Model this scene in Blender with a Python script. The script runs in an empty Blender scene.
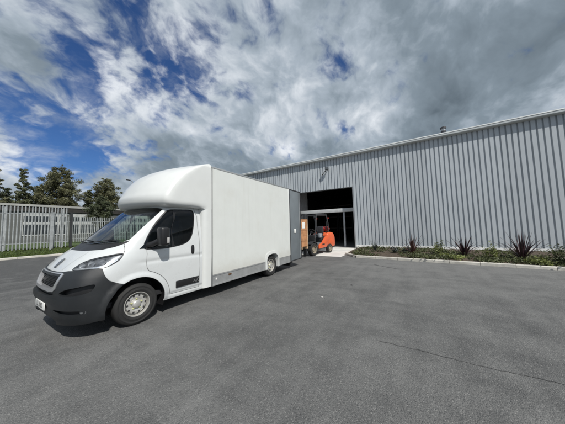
import bpy, bmesh, math, random
import numpy as np
from mathutils import Vector, Matrix
from mathutils.geometry import delaunay_2d_cdt

sc = bpy.context.scene
COL = sc.collection
random.seed(7)
R = math.radians

# ------------------------------------------------------------------ camera
# World: +Y runs along the van towards the warehouse, +X along the warehouse wall, Z up.
FPX, CXP, CYP = 212.0, 282.5, 212.0
CAM_H = 1.6
def _axes(vp1=(414, 224), vp2=(-55, 236)):
    a = np.array([vp1[0]-CXP, vp1[1]-CYP, FPX]); Y = a/np.linalg.norm(a)
    b = -np.array([vp2[0]-CXP, vp2[1]-CYP, FPX]); b = b-(b@Y)*Y; X = b/np.linalg.norm(b)
    return np.array([X, Y, np.cross(X, Y)])
RW = _axes()
cam_d = bpy.data.cameras.new('camera')
cam_d.sensor_width = 36.0
cam_d.lens = 36.0*FPX/565.0
cam_d.clip_start = 0.05
cam_d.clip_end = 3000
cam = bpy.data.objects.new('camera', cam_d)
m = Matrix.Identity(4)
for i in range(3):
    m[i][0] = RW[i, 0]; m[i][1] = -RW[i, 1]; m[i][2] = -RW[i, 2]
m[2][3] = CAM_H
cam.matrix_world = m
COL.objects.link(cam)
sc.camera = cam

sc.view_settings.view_transform = 'Standard'
sc.view_settings.look = 'None'
sc.view_settings.exposure = 0.0
sc.view_settings.gamma = 1.0
sc.view_settings.use_curve_mapping = False
sc.cycles.use_denoising = True
sc.cycles.max_bounces = 8
sc.cycles.transparent_max_bounces = 16

# ------------------------------------------------------------------ sun and sky
SUN = Vector((0.30, -0.172, 0.38)).normalized()          # towards the sun
sun_d = bpy.data.lights.new('sun', 'SUN')
sun_d.energy = 4.5
sun_d.angle = R(0.55)
sun_d.color = (1.0, 0.965, 0.91)
sun = bpy.data.objects.new('sun', sun_d)
sun.rotation_euler = SUN.to_track_quat('Z', 'Y').to_euler()
sun.location = SUN*60
COL.objects.link(sun)

class NT:
    """small helper for node trees"""
    def __init__(s, tree): s.t = tree; s.n = tree.nodes; s.l = tree.links
    def new(s, typ, **kw):
        n = s.n.new(typ)
        for k, v in kw.items():
            if k.startswith('i_'):
                n.inputs[int(k[2:]) if k[2:].isdigit() else k[2:].replace('_', ' ')].default_value = v
            else: setattr(n, k, v)
        return n
    def link(s, a, b): s.l.new(a, b)
    def put(s, sock, v):
        if isinstance(v, (int, float, tuple, list)): sock.default_value = v
        else: s.l.new(v, sock)
    def math(s, op, a, b=None, c=None, clamp=False):
        n = s.n.new('ShaderNodeMath'); n.operation = op; n.use_clamp = clamp
        s.put(n.inputs[0], a)
        if b is not None: s.put(n.inputs[1], b)
        if c is not None: s.put(n.inputs[2], c)
        return n.outputs[0]
    def vmath(s, op, a, b=None, out=0):
        n = s.n.new('ShaderNodeVectorMath'); n.operation = op
        s.put(n.inputs[0], a)
        if b is not None: s.put(n.inputs[1], b)
        return n.outputs[out]
    def smooth(s, v, a, b, lo=0.0, hi=1.0):
        n = s.n.new('ShaderNodeMapRange'); n.interpolation_type = 'SMOOTHSTEP'
        s.put(n.inputs[0], v); s.put(n.inputs[1], a); s.put(n.inputs[2], b); s.put(n.inputs[3], lo); s.put(n.inputs[4], hi)
        return n.outputs[0]
    def mix(s, f, a, b, blend='MIX'):
        n = s.n.new('ShaderNodeMix'); n.data_type = 'RGBA'; n.blend_type = blend
        s.put(n.inputs[0], f); s.put(n.inputs[6], a); s.put(n.inputs[7], b)
        return n.outputs[2]
    def noise(s, vec, scale, detail=4.0, rough=0.55, dist=0.0, lac=2.0):
        n = s.n.new('ShaderNodeTexNoise')
        if vec is not None: s.l.new(vec, n.inputs['Vector'])
        n.inputs['Scale'].default_value = scale; n.inputs['Detail'].default_value = detail
        n.inputs['Roughness'].default_value = rough; n.inputs['Distortion'].default_value = dist
        n.inputs['Lacunarity'].default_value = lac
        return n.outputs['Fac']

def pix_dir(x, y):
    d = RW @ np.array([x-CXP, y-CYP, FPX]); return d/np.linalg.norm(d)

world = bpy.data.worlds.new('World'); sc.world = world
world.use_nodes = True
W = NT(world.node_tree); W.n.clear()
sky = W.new('ShaderNodeTexSky', sky_type='NISHITA', sun_disc=False)
sky.sun_elevation = math.asin(SUN.z)
sky.sun_rotation = math.atan2(SUN.x, SUN.y)
sky.air_density = 1.0; sky.dust_density = 0.6; sky.ozone_density = 2.5
tc = W.new('ShaderNodeTexCoord')
dirv = W.vmath('NORMALIZE', tc.outputs['Generated'])
sep = W.new('ShaderNodeSeparateXYZ'); W.link(dirv, sep.inputs[0])
zc = W.math('ADD', W.math('MAXIMUM', sep.outputs[2], 0.0), 0.62)
comb = W.new('ShaderNodeCombineXYZ')
W.link(W.math('DIVIDE', sep.outputs[0], zc), comb.inputs[0])
W.link(W.math('DIVIDE', sep.outputs[1], zc), comb.inputs[1])
uv = comb.outputs[0]
mpw = W.new('ShaderNodeMapping'); mpw.inputs['Rotation'].default_value = (0, 0, R(-35)); mpw.inputs['Scale'].default_value = (1.55, 1.30, 1.0); W.link(uv, mpw.inputs[0])
uv = mpw.outputs[0]
warp = W.new('ShaderNodeTexNoise'); warp.inputs['Scale'].default_value = 3.0; warp.inputs['Detail'].default_value = 4.0; W.link(uv, warp.inputs['Vector'])
uvw = W.vmath('ADD', uv, W.vmath('SCALE', W.vmath('SUBTRACT', warp.outputs['Color'], (0.5, 0.5, 0.5)), None))
uvw.node.inputs[1].links[0].from_node.inputs['Scale'].default_value = 0.20
def cen(n, k): return W.math('MULTIPLY', W.math('SUBTRACT', n, 0.5), k)
n_big = cen(W.noise(uvw, 1.6, 8.0, 0.55), 0.55)
n_mid = cen(W.noise(uvw, 4.4, 9.0, 0.56), 1.10)
n_fine = cen(W.noise(uvw, 12.0, 8.0, 0.56), 0.72)
def blobs(lst):
    """sum of soft spots given as (pixel x, pixel y, angular size in degrees, weight)"""
    tot = None
    for px, py, deg, wgt in lst:
        c = pix_dir(px, py)
        dist = W.vmath('DISTANCE', dirv, tuple(float(v) for v in c), out=1)
        g = W.math('MULTIPLY', W.smooth(dist, 0.0, 2*math.sin(R(deg)/2), 1.0, 0.0), wgt)
        tot = g if tot is None else W.math('ADD', tot, g)
    return tot
HOLES = [(78, 58, 9, -.20), (160, 50, 13, -.20), (205, 25, 9, -.13), (345, 62, 7, -.30), (62, 95, 9, -.20), (125, 18, 9, -.12),
         (10, 98, 8, -.26), (35, 138, 9, -.17), (82, 142, 8, -.24), (62, 165, 10, -.32), (190, 74, 9, -.18), (25, 150, 6, -.12),
         (35, 68, 8, .14), (265, 110, 22, .10), (450, 70, 36, .20), (230, 160, 18, .10), (130, 55, 5, .14), (118, 90, 6, .08),
         (108, 78, 5, .10), (42, 118, 6, .14), (18, 168, 7, .18)]
cov = W.math('ADD', W.math('ADD', W.math('ADD', n_big, n_mid), n_fine), W.math('ADD', blobs(HOLES), 0.64))
alpha = W.smooth(cov, 0.32, 0.66)
veil = W.smooth(W.math('ADD', W.noise(uvw, 6.5, 8.0, 0.62), n_big), 0.42, 0.80, 0.0, 0.50)
alpha = W.math('MAXIMUM', alpha, veil)
# cloud brightness: bright edges and tops, grey bellies
SHADE = [(470, 48, 17, -.20), (545, 40, 16, -.16), (430, 120, 11, -.22), (390, 48, 12, -.10), (165, 152, 8, -.24), (205, 150, 7, -.14),
         (45, 60, 8, -.14), (10, 45, 9, -.06), (500, 82, 6, .12), (250, 70, 18, .06), (275, 120, 10, .08), (112, 78, 8, .22), (130, 115, 9, .12), (520, 110, 9, -.10),
         (325, 125, 7, .12), (390, 100, 6, .05), (560, 92, 6, .10), (300, 110, 8, .06), (245, 165, 8, -.12), (288, 150, 5, .14), (40, 165, 6, .14), (340, 150, 8, -.10)]
n_sh = cen(W.noise(uvw, 3.0, 9.0, 0.55), 1.05)
shade = W.math('ADD', W.math('ADD', n_sh, W.math('MULTIPLY', n_fine, 0.38)), W.math('ADD', blobs(SHADE), 0.615))
shade = W.math('ADD', shade, W.smooth(cov, 0.45, 0.75, 0.09, 0.0))
ramp = W.new('ShaderNodeValToRGB')
cr = ramp.color_ramp
cr.elements[0].position = 0.12; cr.elements[0].color = (0.115, 0.150, 0.182, 1)
cr.elements[1].position = 0.88; cr.elements[1].color = (0.80, 0.84, 0.89, 1)
e = cr.elements.new(0.47); e.color = (0.235, 0.292, 0.345, 1)
e = cr.elements.new(0.64); e.color = (0.40, 0.465, 0.535, 1)
W.link(shade, ramp.inputs[0])
STR = 0.085
cl = W.mix(1.0, ramp.outputs[0], (1/STR, 1/STR, 1/STR, 1), 'MULTIPLY')
skyc = W.mix(1.0, sky.outputs[0], (0.42, 0.66, 1.02, 1), 'MULTIPLY')
col = W.mix(alpha, skyc, cl)
bg = W.new('ShaderNodeBackground'); bg.inputs[1].default_value = STR
W.link(col, bg.inputs[0])
wo = W.new('ShaderNodeOutputWorld'); W.link(bg.outputs[0], wo.inputs[0])

# ------------------------------------------------------------------ materials
MATS = {}
def mat(name, base, rough=0.6, metal=0.0, var=0.12, vscale=3.0, bump=0.0, bscale=40.0, coat=0.0, spec=0.5, dirt=None, dscale=1.5, emit=None, bdist=0.01, grime=None):
    if name in MATS: return MATS[name]
    mt = bpy.data.materials.new(name); mt.use_nodes = True
    T = NT(mt.node_tree); b = T.n['Principled BSDF']
    co = T.new('ShaderNodeTexCoord').outputs['Object']
    n1 = T.noise(co, vscale, 6.0, 0.6)
    lo = tuple(c*(1-var) for c in base)+(1,); hi = tuple(min(1, c*(1+var)) for c in base)+(1,)
    c = T.mix(T.smooth(n1, 0.3, 0.7), lo, hi)
    if dirt:
        n2 = T.noise(co, dscale, 8.0, 0.65, 0.4)
        c = T.mix(T.smooth(n2, 0.5, 0.78, 0.0, dirt[3]), c, tuple(dirt[:3])+(1,))
    if grime:      # spatter thrown up low on the side, and faint vertical run marks
        sz = T.new('ShaderNodeSeparateXYZ'); T.link(co, sz.inputs[0])
        mg = T.new('ShaderNodeMapping'); mg.inputs['Scale'].default_value = (1, 9, .35); T.link(co, mg.inputs[0])
        runs = T.smooth(T.noise(mg.outputs[0], 1.4, 6.0, .6), .52, .75, 0.0, .14)
        low = T.math('MULTIPLY', T.smooth(T.math('ADD', sz.outputs[2], T.math('MULTIPLY', T.noise(co, 5.0, 8.0, .7), .5)), .70, 1.15, 1.0, 0.0), .42)
        c = T.mix(T.math('MAXIMUM', runs, low), c, tuple(grime)+(1,))
    T.link(c, b.inputs['Base Color'])
    T.link(T.smooth(n1, 0.25, 0.75, max(0.02, rough*0.85), min(1, rough*1.12)), b.inputs['Roughness'])
    b.inputs['Metallic'].default_value = metal
    b.inputs['Specular IOR Level'].default_value = spec
    if coat: b.inputs['Coat Weight'].default_value = coat; b.inputs['Coat Roughness'].default_value = 0.04
    if bump:
        bn = T.new('ShaderNodeBump'); bn.inputs['Strength'].default_value = bump; bn.inputs['Distance'].default_value = bdist
        T.link(T.noise(co, bscale, 5.0, 0.6), bn.inputs['Height']); T.link(bn.outputs[0], b.inputs['Normal'])
    if emit:
        b.inputs['Emission Color'].default_value = tuple(emit[:3])+(1,); b.inputs['Emission Strength'].default_value = emit[3]
    MATS[name] = mt
    return mt

def glass_mat(name, tint, refl=1.0, rough=0.0):
    if name in MATS: return MATS[name]
    mt = bpy.data.materials.new(name); mt.use_nodes = True
    T = NT(mt.node_tree); T.n.clear()
    tr = T.new('ShaderNodeBsdfTransparent'); tr.inputs[0].default_value = tuple(tint)+(1,)
    gl = T.new('ShaderNodeBsdfGlossy'); gl.inputs['Roughness'].default_value = rough
    fr = T.new('ShaderNodeFresnel'); fr.inputs[0].default_value = 1.52
    f = T.math('MULTIPLY', fr.outputs[0], refl, clamp=True)
    mx = T.new('ShaderNodeMixShader'); T.link(f, mx.inputs[0]); T.link(tr.outputs[0], mx.inputs[1]); T.link(gl.outputs[0], mx.inputs[2])
    o = T.new('ShaderNodeOutputMaterial'); T.link(mx.outputs[0], o.inputs[0])
    MATS[name] = mt
    return mt

M_white = mat('white_paint', (0.565, 0.585, 0.585), 0.28, var=0.02, coat=0.6, dirt=(0.50, 0.485, 0.45, 0.22), dscale=1.4)
M_grp = mat('white_fibreglass', (0.615, 0.63, 0.615), 0.36, var=0.02, coat=0.25, dirt=(0.6, 0.59, 0.54, 0.22), dscale=0.9)
M_panel = mat('white_box_panel', (0.615, 0.635, 0.61), 0.38, var=0.02, dirt=(0.52, 0.51, 0.46, 0.35), dscale=1.1, grime=(0.40, 0.38, 0.33))
M_bump = mat('grey_bumper_plastic', (0.0145, 0.0165, 0.0185), 0.46, var=0.12, bump=0.3, bscale=300, dirt=(0.06, 0.058, 0.054, 0.35), dscale=2.2)
M_blackp = mat('black_plastic', (0.012, 0.012, 0.013), 0.45, var=0.2)
M_rubber = mat('tyre_rubber', (0.016, 0.016, 0.016), 0.8, var=0.25, dirt=(0.045, 0.042, 0.038, 0.4), dscale=5, bump=0.3, bscale=60)
M_rim = mat('silver_steel_rim', (0.56, 0.55, 0.52), 0.38, metal=0.5, var=0.1, dirt=(0.2, 0.18, 0.15, 0.5), dscale=6)
M_chrome = mat('chrome', (0.72, 0.73, 0.75), 0.16, metal=1.0, var=0.05)
M_alu = mat('aluminium', (0.42, 0.43, 0.43), 0.42, metal=0.55, var=0.12, dirt=(0.2, 0.19, 0.18, 0.4), dscale=3)
M_seam = mat('dark_seam', (0.02, 0.02, 0.022), 0.7)
M_trimgrey = mat('grey_seam', (0.16, 0.165, 0.17), 0.55, metal=0.3)
M_glass = glass_mat('windscreen_glass', (0.78, 0.86, 0.83), 1.3)
M_sglass = glass_mat('side_glass', (0.58, 0.66, 0.62), 1.0)
M_int = mat('cab_interior', (0.018, 0.018, 0.02), 0.7, var=0.3)
M_seat = mat('seat_fabric', (0.035, 0.035, 0.04), 0.9, var=0.3, vscale=20)
M_lamp = mat('headlamp_reflector', (0.66, 0.68, 0.70), 0.22, metal=0.6, var=0.25, vscale=14)
M_lensdark = mat('headlamp_bezel', (0.16, 0.165, 0.175), 0.25, metal=.4, var=0.6, vscale=9)
M_lens = glass_mat('headlamp_lens', (0.86, 0.88, 0.9), 1.3)
M_plate = mat('number_plate_white', (0.75, 0.75, 0.72), 0.4, var=0.03)
M_ink = mat('black_ink', (0.01, 0.01, 0.01), 0.5)
M_yellow = mat('yellow_nut_cap', (0.42, 0.43, 0.20), 0.55)
M_door = mat('grey_blue_door', (0.145, 0.165, 0.178), 0.45, var=0.06, dirt=(0.15, 0.17, 0.19, 0.4), dscale=2)

# ------------------------------------------------------------------ geometry helpers
def empty(name, loc, label, cat, group=None):
    o = bpy.data.objects.new(name, None); COL.objects.link(o)
    o.location = loc; o.empty_display_size = 0.2
    o['label'] = label; o['category'] = cat
    if group: o['group'] = group
    return o
def tag(o, label, cat, group=None):
    o['label'] = label; o['category'] = cat
    if group: o['group'] = group
    return o
def wloc(o):
    v = Vector((0, 0, 0))
    while o is not None: v = v+o.location; o = o.parent
    return v
def mesh_obj(name, verts, faces, mt, parent=None, smooth=False, loc=None, autosharp=None):
    """verts are world coordinates unless loc is given (then they are local to loc)"""
    me = bpy.data.meshes.new(name)
    off = wloc(parent) if parent is not None else Vector((0, 0, 0))
    if loc is None:
        vv = [(v[0]-off.x, v[1]-off.y, v[2]-off.z) for v in verts]
    else: vv = [tuple(v) for v in verts]
    me.from_pydata(vv, [], faces); me.update()
    if isinstance(mt, (list, tuple)):
        for x in mt: me.materials.append(x)
    else: me.materials.append(mt)
    if smooth:
        me.polygons.foreach_set('use_smooth', [True]*len(me.polygons))
        if autosharp: me.set_sharp_from_angle(angle=R(autosharp))
    o = bpy.data.objects.new(name, me); COL.objects.link(o)
    if parent is not None: o.parent = parent
    if loc is not None: o.location = Vector(loc)-off
    return o
def bm_obj(name, bm, mt, parent=None, smooth=False, loc=None, autosharp=None):
    bm.normal_update()
    vs = [v.co.copy() for v in bm.verts]
    for i, v in enumerate(bm.verts): v.index = i
    fs = [[v.index for v in f.verts] for f in bm.faces]
    bm.free()
    return mesh_obj(name, vs, fs, mt, parent, smooth, loc, autosharp)
def add_box(bm, lo, hi, bev=0.0, seg=2, mtx=None):
    r = bmesh.ops.create_cube(bm, size=1.0)
    vs = r['verts']
    for v in vs:
        v.co = Vector(((lo[i]+hi[i])/2+(v.co[i])*(hi[i]-lo[i]) for i in range(3)))
    if bev > 0:
        es = list({e for v in vs for e in v.link_edges})
        r2 = bmesh.ops.bevel(bm, geom=es, offset=bev, segments=seg, profile=0.5, affect='EDGES')
        vs = list({v for f in r2['faces'] for v in f.verts} | {v for v in vs if v.is_valid})
    if mtx is not None:
        for v in vs: v.co = mtx @ v.co
    return vs
def box(name, lo, hi, mt, parent=None, bev=0.0, seg=2, loc=None, smooth=None):
    bm = bmesh.new(); add_box(bm, lo, hi, bev, seg)
    return bm_obj(name, bm, mt, parent, smooth=bev > 0 if smooth is None else smooth, loc=loc, autosharp=35)
def add_tube(bm, pts, rad, n=8, cap=True):
    """tube along points; rad a number or a list"""
    pts = [Vector(p) for p in pts]
    rings = []
    for i, p in enumerate(pts):
        t = (pts[min(i+1, len(pts)-1)]-pts[max(i-1, 0)]).normalized()
        up = Vector((0, 0, 1)) if abs(t.z) < 0.95 else Vector((1, 0, 0))
        a = t.cross(up).normalized(); b = a.cross(t)
        r = rad[i] if isinstance(rad, (list, tuple)) else rad
        rings.append([bm.verts.new(p+(a*math.cos(2*math.pi*k/n)+b*math.sin(2*math.pi*k/n))*r) for k in range(n)])
    for i in range(len(rings)-1):
        for k in range(n):
            bm.faces.new((rings[i][k], rings[i+1][k], rings[i+1][(k+1) % n], rings[i][(k+1) % n]))
    if cap:
        bm.faces.new(rings[0]); bm.faces.new(rings[-1][::-1])
def tube(name, pts, rad, mt, parent=None, n=8, loc=None):
    bm = bmesh.new(); add_tube(bm, pts, rad, n)
    return bm_obj(name, bm, mt, parent, smooth=True, loc=loc, autosharp=50)
def add_lathe_x(bm, prof, n=32, c=(0, 0, 0)):
    """revolve (x, r) profile about the X axis through c"""
    rings = []
    for x, r in prof:
        rings.append([bm.verts.new((c[0]+x, c[1]+r*math.cos(2*math.pi*k/n), c[2]+r*math.sin(2*math.pi*k/n))) for k in range(n)])
    for i in range(len(rings)-1):
        for k in range(n):
            bm.faces.new((rings[i][k], rings[i][(k+1) % n], rings[i+1][(k+1) % n], rings[i+1][k]))
    return rings
def pchip(xs, ys):
    xs = np.array(xs, float); ys = np.array(ys, float)
    h = np.diff(xs); d = np.diff(ys)/h; mm = np.zeros_like(xs)
    mm[0] = d[0]; mm[-1] = d[-1]
    for i in range(1, len(xs)-1):
        if d[i-1]*d[i] > 0:
            w1 = 2*h[i]+h[i-1]; w2 = h[i]+2*h[i-1]
            mm[i] = (w1+w2)/(w1/d[i-1]+w2/d[i])
    def f(x):
        x = min(max(x, xs[0]), xs[-1]); i = min(max(np.searchsorted(xs, x)-1, 0), len(xs)-2)
        t = (x-xs[i])/h[i]
        return float((2*t**3-3*t*t+1)*ys[i]+(t**3-2*t*t+t)*h[i]*mm[i]+(-2*t**3+3*t*t)*ys[i+1]+(t**3-t*t)*h[i]*mm[i+1])
    return f
def sstep(x, a, b):
    t = min(max((x-a)/(b-a), 0), 1); return t*t*(3-2*t)
# ------------------------------------------------------------------ van cab surface (stacked plan outlines)
TX = -5.15                      # van centre line
WY0, WY1, WZ, WR = 1.865, 5.90, 0.345, 0.345      # axles, wheel centre height, tyre radius
YE = 3.17                       # rear edge of the cab
cab_F = pchip([.22, .30, .45, .60, .75, .90, 1.0, 1.08, 1.18, 1.28, 1.36, 1.42, 1.5, 1.7, 1.9, 2.0, 2.1, 2.2],
              [1.01, .965, .94, .935, .945, .985, 1.04, 1.10, 1.19, 1.30, 1.41, 1.485, 1.57, 1.785, 2.01, 2.125, 2.25, 2.40])
cab_S = pchip([.22, .35, .6, .9, 1.1, 1.25, 1.5, 1.75, 2.0, 2.1, 2.2], [.985, 1.015, 1.03, 1.035, 1.03, 1.015, .985, .95, .915, .89, .82])
cab_L = pchip([.22, .5, .9, 1.1, 1.3, 1.45, 1.7, 2.2], [.60, .67, .73, .80, .81, .75, .66, .55])
cab_N = pchip([.22, .7, 1.1, 1.3, 1.5, 2.2], [3.4, 3.7, 3.3, 3.0, 3.1, 3.2])
def cab_disp(x, y, z):
    d = 0.0
    r = math.hypot(y-WY0, z-WZ)
    if x > .7:
        d += .028*(1-sstep(r, .46, .56))*sstep(z, .2, .35)
        d += -.010*math.exp(-((z-1.045)/.035)**2)*sstep(y, 1.75, 2.1)
        d += -.012*(1-sstep(abs(z-.36), .0, .06))*sstep(y, 2.3, 2.5)
    return d
def cab_raw(a, z, off=0.0):
    F, S, L, n = cab_F(z), cab_S(z), cab_L(z), cab_N(z)
    if a <= 1:
        ph = a*math.pi/2
        c, s = max(math.cos(ph), 0), math.sin(ph)
        r = ((c/L)**n+(s/S)**n)**(-1/n)
        x, y = r*s, F+L-r*c
        gx = (x/S)**(n-1)/S; gy = -(max(F+L-y, 0)/L)**(n-1)/L
    else:
        x, y = S, F+L+(a-1)*(YE-F-L); gx, gy = 1, 0
    g = math.hypot(gx, gy)
    off = off+cab_disp(x, y, z)
    return (x+off*gx/g, y+off*gy/g, z)
def cab_P(a, z, off=0.0):
    p = cab_raw(a, z)
    e = 1e-3
    a0, a1 = max(a-e, 0), min(a+e, 2)
    da = Vector(cab_raw(a1, z))-Vector(cab_raw(a0, z)); dz = Vector(cab_raw(a, z+e))-Vector(cab_raw(a, z-e))
    nrm = da.cross(dz).normalized()
    if nrm.x*.6-nrm.y*.5+.01 < 0 and a > .0: nrm = -nrm
    return Vector(p)+nrm*off, nrm
def dom_f(x, z):
    F, S, L, n = cab_F(z), cab_S(z), cab_L(z), cab_N(z)
    u = L*(1-min(abs(x)/S, .9999)**n)**(1/n)
    return (math.atan2(abs(x), u)/(math.pi/2), z)
def dom_s(y, z):
    F, S, L, n = cab_F(z), cab_S(z), cab_L(z), cab_N(z)
    if y < F+L:
        u = max(F+L-y, 0); x = S*(1-min(u/L, .9999)**n)**(1/n)
        return (math.atan2(x, u)/(math.pi/2), z)
    return (1+(y-F-L)/(YE-F-L), z)
# ------------------------------------------------------------------ setting
def struct(o, kind='structure'): o['kind'] = kind; return o
# tarmac
def asphalt_mat():
    mt = bpy.data.materials.new('asphalt'); mt.use_nodes = True
    T = NT(mt.node_tree); b = T.n['Principled BSDF']
    co = T.new('ShaderNodeTexCoord').outputs['Object']
    big = T.noise(co, 0.22, 6.0, 0.6, 0.6)
    mid = T.noise(co, 1.3, 7.0, 0.68, 0.4)
    mp = T.new('ShaderNodeMapping'); mp.inputs['Scale'].default_value = (0.35, 2.2, 1); mp.inputs['Rotation'].default_value = (0, 0, R(-8)); T.link(co, mp.inputs[0])
    streak = T.noise(mp.outputs[0], 1.0, 6.0, 0.6, 0.3)
    vo = T.new('ShaderNodeTexVoronoi'); vo.inputs['Scale'].default_value = 115.0; T.link(co, vo.inputs['Vector'])
    vo2 = T.new('ShaderNodeTexVoronoi'); vo2.inputs['Scale'].default_value = 48.0; T.link(co, vo2.inputs['Vector'])
    fine = T.noise(co, 75.0, 4.0, 0.75)
    sepc = T.new('ShaderNodeSeparateColor'); T.link(vo.outputs['Color'], sepc.inputs[0])
    v = T.math('ADD', T.math('MULTIPLY', T.smooth(big, .3, .7), 0.30), T.math('MULTIPLY', T.smooth(mid, .28, .72), 0.55))
    v = T.math('ADD', v, T.math('MULTIPLY', T.smooth(streak, .3, .7), 0.30))
    mp2 = T.new('ShaderNodeMapping'); mp2.inputs['Scale'].default_value = (3.2, 0.28, 1); mp2.inputs['Rotation'].default_value = (0, 0, R(14)); T.link(co, mp2.inputs[0])
    trk = T.noise(mp2.outputs[0], 1.0, 7.0, 0.62, 0.35)
    v = T.math('ADD', v, T.math('MULTIPLY', T.math('SUBTRACT', T.smooth(trk, .3, .7), .5), 0.26))
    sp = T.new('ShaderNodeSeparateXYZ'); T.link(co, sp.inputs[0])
    # paler zone towards the planting bed, darker surface out towards the verge
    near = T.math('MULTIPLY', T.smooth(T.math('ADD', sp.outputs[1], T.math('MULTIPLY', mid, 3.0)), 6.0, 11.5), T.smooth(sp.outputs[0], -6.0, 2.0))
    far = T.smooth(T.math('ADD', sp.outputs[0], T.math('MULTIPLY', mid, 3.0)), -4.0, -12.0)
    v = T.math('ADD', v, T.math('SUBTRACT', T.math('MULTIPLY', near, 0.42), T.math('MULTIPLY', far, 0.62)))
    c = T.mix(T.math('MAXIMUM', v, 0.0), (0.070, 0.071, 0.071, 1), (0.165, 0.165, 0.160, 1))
    # single pale and dark stones
    st = T.smooth(sepc.outputs[0], 0.80, 1.0, 0.0, 0.42)
    c = T.mix(st, c, (0.33, 0.325, 0.31, 1))
    dk = T.smooth(sepc.outputs[1], 0.72, 1.0, 0.0, 0.48)
    c = T.mix(dk, c, (0.040, 0.040, 0.042, 1))
    # oil spots
    oil = T.noise(co, 0.9, 3.0, 0.5, 0.2)
    c = T.mix(T.smooth(oil, 0.70, 0.78, 0.0, 0.45), c, (0.045, 0.045, 0.045, 1))
    # worn pale scuffs
    sc1 = T.noise(co, 2.6, 8.0, 0.75, 0.8)
    c = T.mix(T.smooth(sc1, 0.56, 0.76, 0.0, 0.40), c, (0.25, 0.247, 0.238, 1))
    T.link(c, b.inputs['Base Color'])
    b.inputs['Roughness'].default_value = 0.86
    b.inputs['Specular IOR Level'].default_value = 0.35
    h = T.math('ADD', T.math('MULTIPLY', vo.outputs['Distance'], -0.9), T.math('MULTIPLY', fine, 0.8))
    h = T.math('ADD', h, T.math('MULTIPLY', vo2.outputs['Distance'], -0.5))
    bn = T.new('ShaderNodeBump'); bn.inputs['Strength'].default_value = 0.75; bn.inputs['Distance'].default_value = 0.010
    T.link(h, bn.inputs['Height']); T.link(bn.outputs[0], b.inputs['Normal'])
    return mt
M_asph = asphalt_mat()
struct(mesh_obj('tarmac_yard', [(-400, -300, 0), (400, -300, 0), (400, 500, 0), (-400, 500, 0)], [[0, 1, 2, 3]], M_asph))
M_conc = mat('apron_concrete', (0.60, 0.585, 0.55), 0.85, var=0.10, vscale=1.2, bump=0.2, bscale=30, dirt=(0.24, 0.23, 0.21, 0.5), dscale=0.8)
M_kerb = mat('kerb_concrete', (0.50, 0.48, 0.43), 0.9, var=0.18, vscale=2.0, bump=0.3, bscale=40, dirt=(0.15, 0.14, 0.12, 0.6), dscale=1.5)
WY = 15.70           # warehouse wall plane
BEDL = lambda x: 11.02-0.075*(x+2.71)       # front edge of the planting bed
struct(mesh_obj('concrete_apron', [(-9.2, 10.95, .006), (-3.3, 10.95, .006), (-3.3, WY-.02, .012), (-9.2, WY-.02, .012)], [[0, 1, 2, 3]], M_conc))
# tar joint and a patch crack in the yard
def strip_mesh(pts, wid, z):
    V, F = [], []
    for i, p in enumerate(pts):
        p = Vector((p[0], p[1], 0)); q = Vector((*pts[min(i+1, len(pts)-1)], 0)); o = Vector((*pts[max(i-1, 0)], 0))
        t = (q-o).normalized(); s = Vector((-t.y, t.x, 0))*wid/2*random.uniform(.6, 1.3)
        V += [(p.x+s.x, p.y+s.y, z), (p.x-s.x, p.y-s.y, z)]
    F = [[2*i, 2*i+1, 2*i+3, 2*i+2] for i in range(len(pts)-1)]
    return V, F
M_tar = mat('tar_joint', (0.072, 0.072, 0.071), 0.85, var=.45, vscale=5)
rj = random.Random(3)
pts = [(-.55+.05*i, 3.27+.012*math.sin(i*.23)+rj.uniform(-.012, .012)) for i in range(110)]
struct(mesh_obj('tarmac_joint', *strip_mesh(pts, .012, .004), M_tar))
pts = [(-1.45+.06*i, 9.32-.04*i+rj.uniform(-.04, .04)) for i in range(16)]
struct(mesh_obj('tarmac_crack', *strip_mesh(pts, .07, .004), M_tar))

rp = random.Random(21)
for (px_, py_, r_, c_, lab) in ((-1.86, 4.62, .026, (.40, .39, .37), 'small pale stone lying on the open tarmac right of the van'), (-1.52, 5.9, .024, (.03, .03, .03), 'small dark stone on the tarmac beyond the pale one')):
    bm = bmesh.new(); bmesh.ops.create_icosphere(bm, subdivisions=2, radius=r_)
    for v in bm.verts: v.co = Vector((v.co.x*1.2+rp.uniform(-.003, .003), v.co.y*.9+rp.uniform(-.003, .003), v.co.z*.6+r_*.5))
    tag(bm_obj('stone', bm, mat('stone_%d' % int(c_[0]*100), c_, .9, var=.3), None, loc=(px_, py_, 0)), lab, 'stone', 'loose stones on the tarmac')
# ---- kerb of the planting bed, stone by stone
def kerb_run(p0, p1, parent, wid=.13, h=.11, L=.915):
    p0, p1 = Vector((*p0, 0)), Vector((*p1, 0)); d = (p1-p0); n = int(d.length/L); u = d.normalized(); s = Vector((-u.y, u.x, 0))
    rk = random.Random(5)
    for i in range(n):
        a = p0+u*(L*i+.006); e = p0+u*(L*(i+1)-.006); dz = rk.uniform(-.006, .004)
        V = [a, e, e+s*wid, a+s*wid]
        hh = h+dz
        vv = [(p.x, p.y, .0) for p in V]+[(p.x+(s.x*.02 if k < 2 else 0), p.y+(s.y*.02 if k < 2 else 0), hh) for k, p in enumerate(V)]
        vv += [(V[0].x, V[0].y, hh-.02), (V[1].x, V[1].y, hh-.02)]
        mesh_obj('kerbstone', vv, [[0, 1, 9, 8], [8, 9, 5, 4], [4, 5, 6, 7], [1, 2, 6, 5, 9], [2, 3, 7, 6], [3, 0, 8, 4, 7]], M_kerb, parent)
kerb = empty('kerb', (3, 10.6, 0), '', ''); del kerb['label'], kerb['category']; kerb['kind'] = 'structure'
kerb_run((-2.55, BEDL(-2.55)), (16, BEDL(16)), kerb)
kerb_run((-3.35, 11.95), (-2.62, BEDL(-2.62)+.05), kerb, L=.5)
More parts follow.
